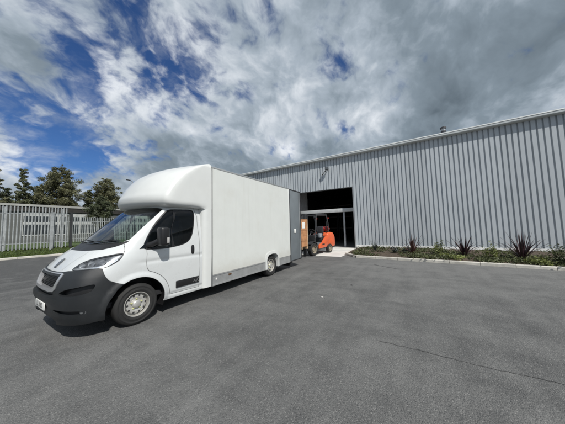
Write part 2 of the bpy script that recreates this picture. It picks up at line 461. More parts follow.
kerb_run((-3.36, WY-.05), (-3.36, 11.97), kerb)
# ---- planting bed
M_soil = mat('bed_mulch', (0.075, 0.055, 0.038), 0.95, var=0.45, vscale=9, bump=0.9, bscale=25, bdist=.04, dirt=(0.10, 0.085, 0.06, 0.5), dscale=3)
V, F = [], []
nx, ny = 150, 26
rb_ = random.Random(11)
for i in range(nx+1):
    for j in range(ny+1):
        x = -3.24+19.2*i/nx; y0 = BEDL(max(x, -2.6))+.12 if x > -2.6 else 11.2+(-2.6-x)*1.25
        y = y0+(WY-.30-y0)*j/ny
        V.append((x, y, .07+.05*math.sin(min(1, j/6)*1.57)+rb_.uniform(-.025, .03)))
for i in range(nx):
    for j in range(ny):
        a = i*(ny+1)+j; F.append([a, a+ny+1, a+ny+2, a+1])
struct(mesh_obj('planting_bed', V, F, M_soil, smooth=True))
def leaf_mat(name, c, var=.45, rough=.55, trans=.25):
    mt = bpy.data.materials.new(name); mt.use_nodes = True
    T = NT(mt.node_tree); b = T.n['Principled BSDF']
    co = T.new('ShaderNodeTexCoord').outputs['Object']
    n = T.noise(co, 2.3, 4.0, .6); n2 = T.noise(co, 23.0, 2.0, .5)
    f = T.math('ADD', T.math('MULTIPLY', n, .5), T.math('MULTIPLY', n2, .5))
    cc = T.mix(T.smooth(f, .35, .65), tuple(k*(1-var) for k in c)+(1,), tuple(k*(1+var) for k in c)+(1,))
    T.link(cc, b.inputs['Base Color']); b.inputs['Roughness'].default_value = rough
    tr = T.new('ShaderNodeBsdfTranslucent'); T.link(cc, tr.inputs[0])
    mx = T.new('ShaderNodeMixShader'); mx.inputs[0].default_value = trans
    T.link(b.outputs[0], mx.inputs[1]); T.link(tr.outputs[0], mx.inputs[2]); T.link(mx.outputs[0], T.n['Material Output'].inputs[0])
    return mt
def leaves_mesh(name, centers, normals, sizes, mt, parent, aspect=.5, seed=1, kind=None):
    """many small leaf faces, one mesh"""
    rg = np.random.default_rng(seed)
    n = len(centers); c = np.asarray(centers); nr = np.asarray(normals)
    nr = nr/np.maximum(np.linalg.norm(nr, axis=1, keepdims=True), 1e-6)
    r = rg.normal(size=(n, 3)); u = np.cross(nr, r); u /= np.maximum(np.linalg.norm(u, axis=1, keepdims=True), 1e-6); w = np.cross(nr, u)
    s = np.asarray(sizes)[:, None]
    P = np.stack([c-u*s, c+w*s*aspect+nr*s*.12, c+u*s, c-w*s*aspect+nr*s*.12], 1).reshape(-1, 3)
    off = np.array(wloc(parent)) if parent is not None else np.zeros(3)
    P = P-off
    me = bpy.data.meshes.new(name); me.vertices.add(4*n); me.vertices.foreach_set('co', P.astype(np.float32).ravel())
    me.loops.add(4*n); me.loops.foreach_set('vertex_index', np.arange(4*n, dtype=np.int32))
    me.polygons.add(n); me.polygons.foreach_set('loop_start', np.arange(0, 4*n, 4, dtype=np.int32)); me.polygons.foreach_set('loop_total', np.full(n, 4, np.int32))
    me.update(calc_edges=True); me.materials.append(mt)
    o = bpy.data.objects.new(name, me); COL.objects.link(o)
    if parent is not None: o.parent = parent
    if kind: o['kind'] = kind
    return o
ML_ground = leaf_mat('ground_cover_leaf', (0.085, 0.098, 0.040), .65)
ML_lime = leaf_mat('lime_leaf', (0.16, 0.185, 0.05), .5)
ML_purple = leaf_mat('purple_blade', (0.040, 0.020, 0.024), .5, .4, .12)
ML_pinky = leaf_mat('reddish_blade', (0.075, 0.035, 0.03), .5, .4, .15)
ML_grey = leaf_mat('grey_green_blade', (0.05, 0.065, 0.055), .4)
# low ground cover in uneven drifts
rg = np.random.default_rng(4)
cs, ns, ss = [], [], []
for k in range(900):
    x = rg.uniform(-3.0, 14.5); yf = BEDL(max(x, -2.6))+.25+max(0, -2.6-x)*1.3
    y = yf+(WY-.6-yf)*rg.uniform(0, 1)**1.6
    if math.sin(x*1.9+1.0)+math.sin(x*.8+y)+rg.normal()*.7 < -.55: continue
    rad = rg.uniform(.08, .28); hgt = rg.uniform(.04, .15)
    m_ = int(50*rad/.2)
    p = rg.normal(size=(m_, 3))*np.array([rad*.6, rad*.6, hgt*.35])+np.array([x, y, .12+hgt*.5]); p[:, 2] = np.maximum(p[:, 2], .12)
    cs.append(p); ns.append(rg.normal(size=(m_, 3))*.7+np.array([0, 0, .8])); ss.append(rg.uniform(.02, .05, m_))
gc = leaves_mesh('ground_cover', np.concatenate(cs), np.concatenate(ns), np.concatenate(ss), ML_ground, None, .6, 3)
gc['kind'] = 'stuff'; gc['label'] = 'low green ground cover plants in the bed along the kerb'; gc['category'] = 'ground cover'
def blade_plant(name, x, y, z0, hgt, spread, n, mt, label, group, seed, wid=.03):
    root = empty(name, (x, y, z0), label, 'plant', group); rr = random.Random(seed)
    for i in range(n):
        az = 2*math.pi*i/n+rr.uniform(-.5, .5); lean = rr.uniform(.02, 1.0)**1.1; L = hgt*rr.uniform(.65, 1.15)
        dx, dy = math.cos(az), math.sin(az); V = []; K = 6
        px = pz = 0.0; ang = R(88)-lean*R(48); bend = rr.uniform(.15, .9)*lean
        for k in range(K+1):
            t = k/K; w = wid*(.75+.8*t*(1-t)*2)*(1-t**2.2)*rr.uniform(.95, 1.05)+.001
            sx, sy = -dy*w, dx*w
            V += [(x+dx*(px+.02)+sx, y+dy*(px+.02)+sy, z0+pz+.006), (x+dx*(px+.02), y+dy*(px+.02), z0+pz-.004), (x+dx*(px+.02)-sx, y+dy*(px+.02)-sy, z0+pz+.006)]
            a = ang-bend*t*1.1; px += math.cos(a)*L/K*spread; pz += math.sin(a)*L/K
        F = []
        for k in range(K): F += [[3*k, 3*k+1, 3*k+4, 3*k+3], [3*k+1, 3*k+2, 3*k+5, 3*k+4]]
        mesh_obj('blade', V, F, mt, root, smooth=True)
    return root
GB = 'spiky plants in the bed by the warehouse'
blade_plant('flax_plant', -1.98, 13.3, .10, .62, .8, 16, ML_grey, 'small dark grey spiky plant nearest the open warehouse doorway', GB, 1, .032)
blade_plant('flax_plant', -.13, 12.4, .10, .95, .95, 30, ML_pinky, 'reddish spiky flax plant, the leftmost of the three large ones in the bed', GB, 2, .026)
blade_plant('flax_plant', 1.83, 12.4, .10, .95, 1.0, 34, ML_purple, 'dark purple spiky flax plant, middle one of the three large ones in the bed', GB, 3, .026)
blade_plant('flax_plant', 3.46, 11.85, .10, 1.08, 1.05, 44, ML_purple, 'largest dark purple spiky flax plant, rightmost of the three in the bed', GB, 4, .026)
def shrub(x, y, rad, hgt, mt, label, seed, n=420, size=.045):
    root = empty('shrub', (x, y, .10), label, 'shrub', 'leafy shrubs in the bed by the warehouse'); g = np.random.default_rng(seed)
    for k in range(5):
        az = g.uniform(0, 6.28); tube('stem', [(x, y, .09), (x+math.cos(az)*rad*.4, y+math.sin(az)*rad*.4, .1+hgt*.75)], [.012, .005], mat('stem_bark', (.05, .04, .03), .9), root, 5)
    k = 9; cc = g.normal(size=(k, 3))*np.array([rad*.45, rad*.45, hgt*.22])+np.array([x, y, .1+hgt*.55])
    idx = g.integers(0, k, n); p = cc[idx]+g.normal(size=(n, 3))*np.array([rad*.25, rad*.25, hgt*.18]); p[:, 2] = np.clip(p[:, 2], .10, None)
    leaves_mesh('foliage', p, (p-np.array([x, y, .1]))+g.normal(size=(n, 3))*.25, g.uniform(size*.6, size*1.2, n), mt, root, .5, seed)
shrub(-.90, 12.7, .18, .34, ML_grey, 'tiny grey-green shrub just left of the reddish flax plant', 5, 200)
shrub(.93, 12.45, .22, .58, ML_lime, 'yellow-green shrub between the reddish and the middle purple flax plant', 6, 380)
shrub(2.68, 11.85, .22, .58, ML_lime, 'yellow-green shrub between the middle and the largest purple flax plant', 7, 380)
shrub(4.15, 10.95, .42, .55, ML_ground, 'bushy green shrub at the right end of the bed', 8, 900)
shrub(-.45, 12.9, .20, .28, ML_grey, 'low dark shrub tucked behind the reddish flax plant', 9, 240)
shrub(3.75, 11.05, .38, .20, ML_lime, 'low spreading lime shrub in front of the largest flax plant', 10, 500)
shrub(1.3, 11.5, .45, .16, ML_lime, 'flat lime cushion plant near the kerb under the middle flax plant', 12, 420)

# ------------------------------------------------------------------ warehouse
M_clad = mat('grey_cladding', (0.44, 0.475, 0.50), 0.5, metal=0.0, var=0.03, vscale=0.6, dirt=(0.36, 0.39, 0.41, 0.3), dscale=0.7)
_T = NT(M_clad.node_tree); _b = _T.n['Principled BSDF']; _src = _b.inputs['Base Color'].links[0].from_socket
_oi = _T.new('ShaderNodeObjectInfo')
_f = _T.math('ADD', _T.math('MULTIPLY', _oi.outputs['Random'], 0.10), 0.93)
_cc = _T.new('ShaderNodeCombineColor')
for k in range(3): _T.link(_f, _cc.inputs[k])
_T.link(_T.mix(1.0, _src, _cc.outputs[0], 'MULTIPLY'), _b.inputs['Base Color'])
M_trimw = mat('gutter_white', (0.62, 0.66, 0.66), 0.4, var=.05)
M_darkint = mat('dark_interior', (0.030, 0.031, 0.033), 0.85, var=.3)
M_steel = mat('galvanised_steel', (0.36, 0.37, 0.38), 0.45, metal=.5, var=.12)
WX0, WX1, WTOP = -16.95, 22.0, 6.62
OX0, OX1, OZ = -9.0, -3.62, 4.36
ware = empty('warehouse', (-3.0, WY, 0), 'large grey corrugated metal warehouse with an open loading doorway', 'warehouse')
PITCH = .2235
def clad_mesh(nr, z0, z1):
    """trapezoid profile sheet, nr ribs wide, local coordinates, crown faces at y=-0.036"""
    V, F = [], []
    pr = [(0, 0), (.030, 0), (.042, -.068), (.194, -.068), (.206, 0)]
    xs = [(k*PITCH+a, b) for k in range(nr) for a, b in pr]+[(nr*PITCH, 0)]
    for x, y in xs: V += [(x, y, z0), (x, y, z1)]
    n = len(xs)
    F = [[2*i, 2*i+2, 2*i+3, 2*i+1] for i in range(n-1)]
    return V, F
rs = random.Random(2)
NR = 5; SW = NR*PITCH
x = OX1+.0
full = None
def sheet(x0, z0, z1):
    key = (z0, z1)
    if key not in sheet.cache:
        V, F = clad_mesh(NR, z0, z1); o = mesh_obj('cladding_sheet', V, F, M_clad, ware, loc=(x0, WY, 0)); sheet.cache[key] = o.data
    else:
        o = bpy.data.objects.new('cladding_sheet', sheet.cache[key]); COL.objects.link(o); o.parent = ware; o.location = Vector((x0, WY, 0))-ware.location
    o.location.y += rs.uniform(-.002, .002)
    return o
sheet.cache = {}
k = 0
while x < WX1: sheet(x, .20, WTOP+.14); x += SW
x = OX1-SW
while x > OX0-.01: sheet(x, OZ+.06, WTOP+.14); x -= SW
while x > WX0: sheet(x, .20, WTOP+.14); x -= SW
XL = x+SW
box('plinth', (OX1+.02, WY-.02, 0), (WX1+.3, WY+.12, .215), M_conc, ware)
box('plinth', (XL, WY-.02, 0), (OX0-.02, WY+.12, .215), M_conc, ware)
box('base_flashing', (OX1+.08, WY-.11, .10), (WX1+.3, WY-.085, .235), mat('white_base_trim', (.80, .80, .78), .5), ware)
# gutter and roof
gt = bmesh.new()
pr = [(-.02, WTOP+.10), (-.29, WTOP+.125), (-.322, WTOP+.15), (-.328, WTOP+.24), (-.305, WTOP+.25), (-.03, WTOP+.27), (.10, WTOP+.27), (.10, WTOP+.10)]
VV = [[gt.verts.new((xx, WY+a, b_)) for a, b_ in pr] for xx in (XL-.1, WX1+.3)]
for i in range(len(pr)): gt.faces.new((VV[0][i], VV[1][i], VV[1][(i+1) % len(pr)], VV[0][(i+1) % len(pr)]))
gt.faces.new(VV[0][::-1]); gt.faces.new(VV[1])
bm_obj('gutter', gt, mat('gutter_grey', (.52, .55, .55), .45, metal=.0, var=.06), ware)
box('verge_trim', (XL-.1, WY-.342, WTOP+.252), (WX1+.3, WY-.02, WTOP+.305), mat('white_verge_trim', (.78, .80, .79), .4), ware)
mesh_obj('roof', [(XL-.1, WY-.02, WTOP+.274), (WX1+.3, WY-.02, WTOP+.274), (WX1+.3, WY+14, WTOP+1.2), (XL-.1, WY+14, WTOP+1.2)], [[0, 1, 2, 3]], M_steel, ware)
mesh_obj('rear_roof', [(XL-.1, WY+14, WTOP+1.2), (WX1+.3, WY+14, WTOP+1.2), (WX1+.3, WY+28, WTOP+.274), (XL-.1, WY+28, WTOP+.274)], [[0, 1, 2, 3]], M_steel, ware)
for xx in (XL-.05, WX1+.25):
    mesh_obj('end_wall', [(xx, WY+.1, 0), (xx, WY+28, 0), (xx, WY+28, WTOP+.25), (xx, WY+14, WTOP+1.17), (xx, WY+.1, WTOP+.25)], [[0, 1, 2, 3, 4]], M_clad, ware)
mesh_obj('rear_wall', [(XL, WY+28, 0), (WX1, WY+28, 0), (WX1, WY+28, WTOP+.25), (XL, WY+28, WTOP+.25)], [[0, 1, 2, 3]], M_clad, ware)
# inner lining so that the inside is dark, with an inner lobby
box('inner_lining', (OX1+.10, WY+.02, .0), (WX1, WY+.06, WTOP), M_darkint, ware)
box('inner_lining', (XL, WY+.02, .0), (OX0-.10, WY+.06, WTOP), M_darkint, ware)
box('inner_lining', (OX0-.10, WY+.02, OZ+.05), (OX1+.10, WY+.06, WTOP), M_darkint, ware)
# opening flashings
box('jamb_flashing', (OX1-.04, WY-.05, .006), (OX1+.05, WY+.14, OZ+.02), M_steel, ware)
box('jamb_flashing', (OX0-.05, WY-.05, .006), (OX0+.04, WY+.14, OZ+.02), M_steel, ware)
box('head_flashing', (OX0-.05, WY-.055, OZ+.022), (OX1+.05, WY+.14, OZ+.075), mat('dark_flashing', (.08, .085, .09), .5), ware)
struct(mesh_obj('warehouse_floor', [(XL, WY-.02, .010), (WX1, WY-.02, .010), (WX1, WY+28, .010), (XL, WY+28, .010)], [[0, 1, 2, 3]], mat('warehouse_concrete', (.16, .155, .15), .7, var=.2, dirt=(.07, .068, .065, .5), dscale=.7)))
# inner lobby: header beam on posts just inside the opening, left cheek wall
lob = WY+.55
box('header_beam', (-8.55, lob-.06, 2.66), (OX1+.09, lob+.18, 2.94), mat('pale_steel_beam', (.46, .47, .47), .5, var=.1, dirt=(.25, .25, .24, .5)), ware, bev=.01)
for px_ in (-4.52, OX1-.0): box('door_post', (px_-.06, lob, .012), (px_+.06, lob+.12, 2.66), M_steel, ware)
V = []; F = []
for i in range(26):
    yy = WY+.14+i*.11; V += [(OX0+.35+(.03 if i % 2 else 0), yy, .012), (OX0+.35+(.03 if i % 2 else 0), yy, OZ+.8)]
F = [[2*i, 2*i+2, 2*i+3, 2*i+1] for i in range(25)]
mesh_obj('cheek_wall', V, F, mat('cheek_cladding', (.46, .47, .48), .6), ware)
# dark linings added to cut the bounce light inside, racking shapes deep inside
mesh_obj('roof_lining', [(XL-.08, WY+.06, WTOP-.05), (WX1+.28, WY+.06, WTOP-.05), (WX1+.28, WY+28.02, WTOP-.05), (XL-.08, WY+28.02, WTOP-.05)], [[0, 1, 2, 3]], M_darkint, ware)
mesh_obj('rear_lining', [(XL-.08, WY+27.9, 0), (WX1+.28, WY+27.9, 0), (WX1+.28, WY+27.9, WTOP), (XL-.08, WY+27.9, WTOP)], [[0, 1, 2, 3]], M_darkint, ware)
for i, xx in enumerate((-8.3, -6.6, -4.9, -3.2)):
    rk = empty('pallet_rack', (xx, WY+9, 0.01), ['dark pallet rack deep in the doorway, farthest left', 'dark pallet rack deep in the doorway, second from left', 'dark pallet rack deep in the doorway, third from left', 'dark pallet rack deep in the doorway, behind the pale post'][i], 'rack', 'pallet racks inside the warehouse')
    for sx in (-.75, .75):
        for sy in (-.4, .4): box('upright', (xx+sx-.05, WY+9+sy-.05, .012), (xx+sx+.05, WY+9+sy+.05, 4.0), M_darkint, rk)
    for zz in (1.3, 2.6, 3.9): box('shelf', (xx-.70, WY+8.6, zz), (xx+.70, WY+9.4, zz+.1), mat('rack_beam', (.06, .045, .04), .6), rk)

# floodlight on the wall
fl_ = empty('floodlight', (-5.44, WY-.04, 5.85), 'black floodlight on a bracket high on the warehouse wall above the doorway', 'floodlight')
box('head', (-5.54, WY-.42, 5.88), (-5.28, WY-.28, 6.08), M_blackp, fl_, bev=.02)
box('lens', (-5.52, WY-.428, 5.90), (-5.30, WY-.419, 6.06), mat('lamp_glass', (.10, .11, .12), .1), fl_)
tube('bracket', [(-5.95, WY-.03, 5.58), (-5.72, WY-.2, 5.72), (-5.45, WY-.33, 5.90)], .028, M_blackp, fl_, 8)
tube('bracket', [(-5.41, WY-.03, 5.95), (-5.41, WY-.28, 5.97)], .03, M_blackp, fl_, 8)
# flue on the roof
FX, FY = 1.95, WY+1.0
vent = empty('roof_flue', (FX, FY, WTOP+.25), 'short grey flue pipe with a cowl standing on the warehouse roof', 'flue')
tube('pipe', [(FX, FY, WTOP+.24), (FX, FY, WTOP+1.05)], .11, M_steel, vent, 16)
tube('cowl', [(FX, FY, WTOP+1.02), (FX, FY, WTOP+1.10), (FX, FY, WTOP+1.16)], [.17, .17, .05], mat('dark_cowl', (.05, .05, .055), .5), vent, 16)
tube('collar', [(FX, FY, WTOP+.78), (FX, FY, WTOP+.86)], .14, mat('dark_cowl', (.05, .05, .055), .5), vent, 16)

# ------------------------------------------------------------------ left side: verge, fence, low building, trees
M_grass = mat('verge_grass', (0.055, 0.085, 0.025), 0.9, var=.5, vscale=5, bump=.8, bscale=30, bdist=.05)
vz = lambda xx: .12+.34*sstep(-xx, 22.0, 23.2)+.12*sstep(-xx, 24, 30)
V, F = [], []
xs_ = [-21.95, -22.2, -22.5, -22.9, -23.3, -24, -26, -28, -31, -40, -80, -200]; ys_ = list(range(-60, 101, 4))
for xx in xs_:
    for yy in ys_: V.append((xx, yy, vz(xx)))
ny = len(ys_)
for i in range(len(xs_)-1):
    for j in range(ny-1): a = i*ny+j; F.append([a, a+1, a+ny+1, a+ny])
struct(mesh_obj('grass_verge', V, F, M_grass, smooth=True))
kerb2 = empty('verge_kerb', (-21.8, 10, 0), '', ''); del kerb2['label'], kerb2['category']; kerb2['kind'] = 'structure'
kerb_run((-21.80, 0.0), (-21.80, 24.0), kerb2, h=.13, wid=.16)
rgv = np.random.default_rng(9)
n = 9000
p = np.stack([-22.05-rgv.uniform(0, 1, n)**1.2*2.2, rgv.uniform(0, 9, n), np.zeros(n)], 1); p[:, 2] = [vz(q)+.05 for q in p[:, 0]]
gr_ = leaves_mesh('verge_grass_blades', p, rgv.normal(size=(n, 3))*np.array([1, 1, .15]), rgv.uniform(.04, .10, n), leaf_mat('grass_blade', (.09, .125, .03), .5), None, .18, 5)
struct(gr_, 'stuff')
M_pal = mat('galvanised_pale', (0.34, 0.36, 0.36), 0.5, metal=.3, var=.25, vscale=2.5)
M_pald = mat('dark_post', (0.025, 0.027, 0.028), 0.6)
def pale_mesh(h, w=.068):
    V = [(0, -w/2, 0), (.018, 0, 0), (0, w/2, 0), (0, -w/2, h-.07), (.018, 0, h-.05), (0, w/2, h-.07), (0, -w*.35, h-.04), (.016, 0, h-.02), (0, w*.35, h-.04), (.004, -w*.28, h), (.014, 0, h-.03), (.004, w*.28, h)]
    F = [[0, 1, 4, 3], [1, 2, 5, 4], [3, 4, 7, 6], [4, 5, 8, 7], [6, 7, 10, 9], [7, 8, 11, 10]]
    V += [(v[0]-.004, v[1], v[2]) for v in V]; F += [[i+12 for i in f[::-1]] for f in F]
    return V, F
def palisade(name, xf, y0, y1, z0, h, pitch, label, rails, posts=2.75, xpost=-.09, w=.068):
    root = empty(name, (xf, (y0+y1)/2, z0), label, 'fence')
    V, F = pale_mesh(h, w); me = None; y = y0; rr = random.Random(8)
    while y < y1:
        if me is None: o = mesh_obj('pale', V, F, M_pal, root, loc=(xf, y, z0+.05)); me = o.data
        else:
            o = bpy.data.objects.new('pale', me); COL.objects.link(o); o.parent = root; o.location = Vector((xf, y, z0+.05))-root.location
        o.rotation_euler = (rr.uniform(-.006, .006), 0, rr.uniform(-.06, .06)); o.location.z += rr.uniform(-.012, .012)
        y += pitch
    for rz in rails: box('rail', (xf-.055, y0-.1, z0+rz), (xf-.006, y1, z0+rz+.05), M_pal, root)
    y = y0
    while y <= y1+.01:
        box('post', (xf+xpost-.05, y-.05, z0-.2), (xf+xpost+.05, y+.05, z0+h-.05), M_pal, root); y += posts
    return root
palisade('palisade_fence', -23.0, -6.0, 5.32, .47, 3.02, .160, 'tall grey steel palisade fence on the grass verge left of the van', (.45, 2.52))
gp = empty('gate_post', (-23.0, 5.47, .46), 'dark square gate post at the right end of the tall palisade fence', 'post')
box('shaft', (-23.07, 5.40, .30), (-22.93, 5.54, 3.17), M_pald, gp); box('cap', (-23.085, 5.385, 3.17), (-22.915, 5.555, 3.20), M_pald, gp)
pg = empty('light_gate_post', (-22.93, 4.42, .46), 'wide pale steel post standing in front of the tall palisade fence', 'post')
box('shaft', (-22.98, 4.32, .30), (-22.86, 4.50, 3.15), M_pal, pg); box('cap', (-22.99, 4.31, 3.15), (-22.85, 4.51, 3.17), M_pal, pg)
palisade('rear_palisade_fence', -29.0, 6.2, 22.0, .60, 2.55, .16, 'lower grey palisade fence set back behind the dark gate post', (.4, 2.1))

# low flat-roofed building behind the fence
M_wallg = mat('shed_render', (0.10, 0.105, 0.10), 0.85, var=.12, vscale=1.0)
M_fasc = mat('dark_fascia', (0.022, 0.020, 0.018), 0.7, var=.2)
SX = -34.0
shed = empty('flat_roofed_building', (SX, 10, .5), 'low flat-roofed building with dark fascia behind the palisade fence', 'building')
box('wall', (SX-9, -25, .4), (SX, 30, 3.95), M_wallg, shed)
box('fascia', (SX-9.6, -25.6, 3.92), (SX+.16, 30.6, 4.44), M_fasc, shed)
box('roof_edge', (SX-9.7, -25.7, 4.442), (SX+.24, 30.7, 4.66), mat('roof_edging', (.34, .34, .32), .6, var=.15, vscale=.6), shed)
box('roof', (SX-9.5, -25.4, 4.662), (SX+.1, 30.4, 4.70), M_fasc, shed)
M_wfr = mat('white_window_frame', (.40, .41, .40), .5); M_wgl = mat('dark_window_glass', (.03, .036, .04), .08, var=.2)
def shed_win(y0, y1, z0, z1, n):
    w = box('window', (SX-.02, y0, z0), (SX+.05, y1, z1), M_wfr, shed)
    for i in range(n):
        a = y0+(y1-y0)*(i+.06)/n; b_ = y0+(y1-y0)*(i+.94)/n
        box('pane', (SX+.045, a, z0+.10), (SX+.056, b_, z1-1.30), M_wgl, w)
        box('top_pane', (SX+.045, a, z1-1.03), (SX+.056, b_, z1-.42), M_wgl, w)
    return w
for (y0, y1) in ((-9, -5.4), (-3.6, 0.2), (4.45, 7.7), (8.15, 11.6), (13, 16.4)): shed_win(y0, y1, 1.4, 3.86, 5)

def tree(name, x, y, z0, hgt, crown_lo, prof, mt, label, seed, n=7000, size=.15, nl=46, lean=0):
    """tapered trunk, limbs, and leaf clumps gathered round the limb ends. prof(t)->radius for t in 0..1 over the crown"""
    root = empty(name, (x, y, z0), label, 'tree', 'trees behind the fence'); rr = random.Random(seed); g = np.random.default_rng(seed)
    bm = bmesh.new(); K = 7
    add_tube(bm, [(x+lean*t*t+.12*math.sin(3*t+seed), y+.10*math.sin(2.2*t+seed*2), z0-.1+hgt*.93*t) for t in [k/K for k in range(K+1)]], [.017*hgt*(1-.93*k/K)+.01 for k in range(K+1)], 8)
    cl = []
    for i in range(nl):
        t = (i+.5)/nl; zc_ = z0+hgt*(crown_lo+(1-crown_lo)*t); rad = prof(t)
        az = i*2.4+rr.uniform(-.6, .6); L = rad*rr.uniform(.55, 1.05)
        zb = zc_-L*rr.uniform(.35, .8); tt = max(.05, (zb-z0)/hgt)
        b0 = Vector((x+lean*tt*tt, y, max(zb, z0+hgt*.12))); e1 = Vector((x+lean*t*t+math.cos(az)*L, y+math.sin(az)*L, zc_))
        md = b0.lerp(e1, .5)+Vector((rr.uniform(-.1, .1), rr.uniform(-.1, .1), -.08*L))
        add_tube(bm, [b0, md, e1], [.010*hgt*(1-t*.75), .006*hgt*(1-t*.7), .006], 5)
        for q in (.45, .7, .9, 1.05):
            c = b0.lerp(e1, q); cl.append((c.x+rr.gauss(0, .18*rad), c.y+rr.gauss(0, .18*rad), c.z+rr.gauss(0, .14*rad), rad*rr.uniform(.12, .30)+.10))
    bm_obj('trunk', bm, M_bark, root, smooth=True)
    cl = np.array(cl); wts = cl[:, 3]**2; n = int(n*2.2); idx = g.choice(len(cl), n, p=wts/wts.sum())
    d = g.normal(size=(n, 3)); d /= np.linalg.norm(d, axis=1, keepdims=True); rad = g.uniform(0, 1, n)**.45
    p = cl[idx, :3]+d*(cl[idx, 3]*rad)[:, None]*np.array([1, 1, .8])
    leaves_mesh('crown', p, d+g.normal(size=(n, 3))*.6, g.uniform(size*.4, size*.85, n), mt, root, .55, seed)
    return root
M_bark = mat('bark', (.07, .06, .05), .95, var=.35, vscale=6)
ML_a = leaf_mat('tree_leaf_dark', (.100, .112, .055), .6)
ML_b = leaf_mat('tree_leaf_olive', (.130, .132, .066), .6)
ML_c = leaf_mat('conifer_leaf', (.072, .086, .044), .6)
col_p = lambda r: (lambda t: r*(.55+.75*math.sin(min(1, t*1.15+.1)*math.pi)**.8)*(1-.55*t)+.12)
rnd_p = lambda r: (lambda t: r*max(.18, math.sin((t*.86+.10)*math.pi))**.75)
TZ = .5
tree('poplar_tree', -45, 3.4, TZ, 9.4, .18, col_p(1.15), ML_b, 'slim tree cut off by the left edge of the photo behind the building', 31, 6000)
tree('poplar_tree', -45, 5.75, TZ, 10.0, .16, col_p(1.05), ML_a, 'slim pointed tree left of the big round tree behind the building', 32, 6500)
tree('broadleaf_tree', -45.5, 9.4, TZ, 11.2, .22, rnd_p(2.45), ML_b, 'biggest round-crowned tree behind the flat-roofed building', 33, 17000, nl=70)
tree('poplar_tree', -46, 12.95, TZ, 8.2, .2, col_p(.62), ML_a, 'small pointed tree between the big round tree and the one by the van', 34, 4500)
tree('broadleaf_tree', -30.6, 9.75, TZ, 5.2, .34, rnd_p(1.05), ML_c, 'low dark bushy tree in front of the building fascia, left of the van windscreen', 35, 8000, size=.10, nl=44)
tree('broadleaf_tree', -46, 15.35, TZ, 10.6, .25, rnd_p(2.15), ML_b, 'round tree rising behind the low bushy tree, next to the van pod', 38, 13000, nl=60)
tree('poplar_tree', -48, 7.6, TZ, 8.2, .2, col_p(1.1), ML_c, 'low dark tree filling the gap left of the big round tree', 36, 5000)
tree('poplar_tree', -50, 4.9, TZ, 7.8, .2, col_p(1.1), ML_c, 'low dark tree filling the gap between the two slim trees', 37, 5000)
# street lamp behind the van, only its head shows beside the pod
sl = empty('street_lamp', (-31.5, 13.25, .5), 'street lamp whose head shows just left of the van pod', 'street lamp')
LPY = 13.25
tube('pole', [(-31.5, LPY, .4), (-31.5, LPY, 8.2)], [.08, .05], M_steel, sl, 8)
tube('arm', [(-31.5, LPY, 8.15), (-31.5, LPY-.35, 8.3)], .035, M_steel, sl, 8)
box('lamp_head', (-31.6, LPY-.75, 8.26), (-31.4, LPY-.25, 8.36), M_blackp, sl, bev=.03)

# ------------------------------------------------------------------ forklift and crate
M_or = mat('forklift_orange', (0.62, 0.105, 0.030), 0.38, var=.06, coat=.2, dirt=(.30, .10, .05, .4), dscale=3)
M_fdark = mat('forklift_dark', (0.022, 0.023, 0.025), 0.5, var=.2)
M_fgrey = mat('forklift_grey', (.10, .105, .11), .5)
M_guard = mat('guard_paint', (.045, .047, .05), .5)
M_rims = mat('forklift_rim', (.24, .21, .16), .6, var=.2, dirt=(.15, .13, .1, .5), dscale=8)
FXc, FYf, FYr = -5.12, 10.93, 12.68      # centre line, front axle, rear axle
fk = empty('forklift', (FXc, 11.8, 0.01), 'orange and black counterbalance forklift standing at the back of the van', 'forklift')
def fb(nm, x0, x1, y0, y1, z0, z1, mt, bev=.02, par=None): return box(nm, (FXc+x0, y0, z0), (FXc+x1, y1, z1), mt, par or fk, bev)
def side_prism(nm, prof, x0, x1, mt, par=None, bev=.02):
    bm = bmesh.new()
    a = [bm.verts.new((FXc+x0, y, z)) for y, z in prof]; b_ = [bm.verts.new((FXc+x1, y, z)) for y, z in prof]; n = len(prof)
    bm.faces.new(a); bm.faces.new(b_[::-1])
    for i in range(n): bm.faces.new((a[i], b_[i], b_[(i+1) % n], a[(i+1) % n]))
    bmesh.ops.recalc_face_normals(bm, faces=bm.faces)
    if bev: bmesh.ops.bevel(bm, geom=list(bm.edges), offset=bev, segments=2, profile=.5, affect='EDGES')
    return bm_obj(nm, bm, mt, par or fk, smooth=True, autosharp=40)
side_prism('chassis', [(11.25, .22), (12.25, .22), (12.25, .62), (11.9, .70), (11.35, .60), (11.25, .5)], -.50, .50, M_fgrey)
for sx in (-1, 1):
    side_prism('side_panel', [(11.45, .34), (12.3, .40), (12.62, .82), (12.85, 1.02), (12.55, 1.10), (12.1, .98), (11.75, .66), (11.45, .56)], sx*.515, sx*.565, M_or, bev=.012)
side_prism('counterweight', [(12.35, .55), (13.02, .34), (13.30, .36), (13.36, .62), (13.30, 1.00), (13.10, 1.22), (12.70, 1.26), (12.42, 1.12)], -.53, .53, M_or, bev=.07)
side_prism('rear_apron', [(12.98, .26), (13.33, .30), (13.385, .55), (13.36, .95), (13.25, .5)], -.50, .50, M_fdark, bev=.02)
fb('engine_cover', -.44, .44, 11.85, 12.5, .70, 1.02, M_fdark, .05)
fb('floor_plate', -.48, .48, 11.2, 11.9, .50, .54, M_fdark, .0)
fb('front_cowl', -.46, .46, 11.18, 11.34, .50, 1.12, M_fdark, .04)
seat = fb('seat', -.25, .25, 12.0, 12.45, 1.02, 1.14, M_seat, .04)
fb('backrest', -.24, .24, 12.40, 12.52, 1.10, 1.62, M_seat, .04, seat)
tube('steering_column', [(FXc, 11.32, 1.05), (FXc, 11.62, 1.32)], .035, M_fdark, fk)
bm = bmesh.new(); c0 = Vector((FXc, 11.64, 1.34)); ax = Vector((0, .7, .7)); u = Vector((1, 0, 0)); w = ax.cross(u)
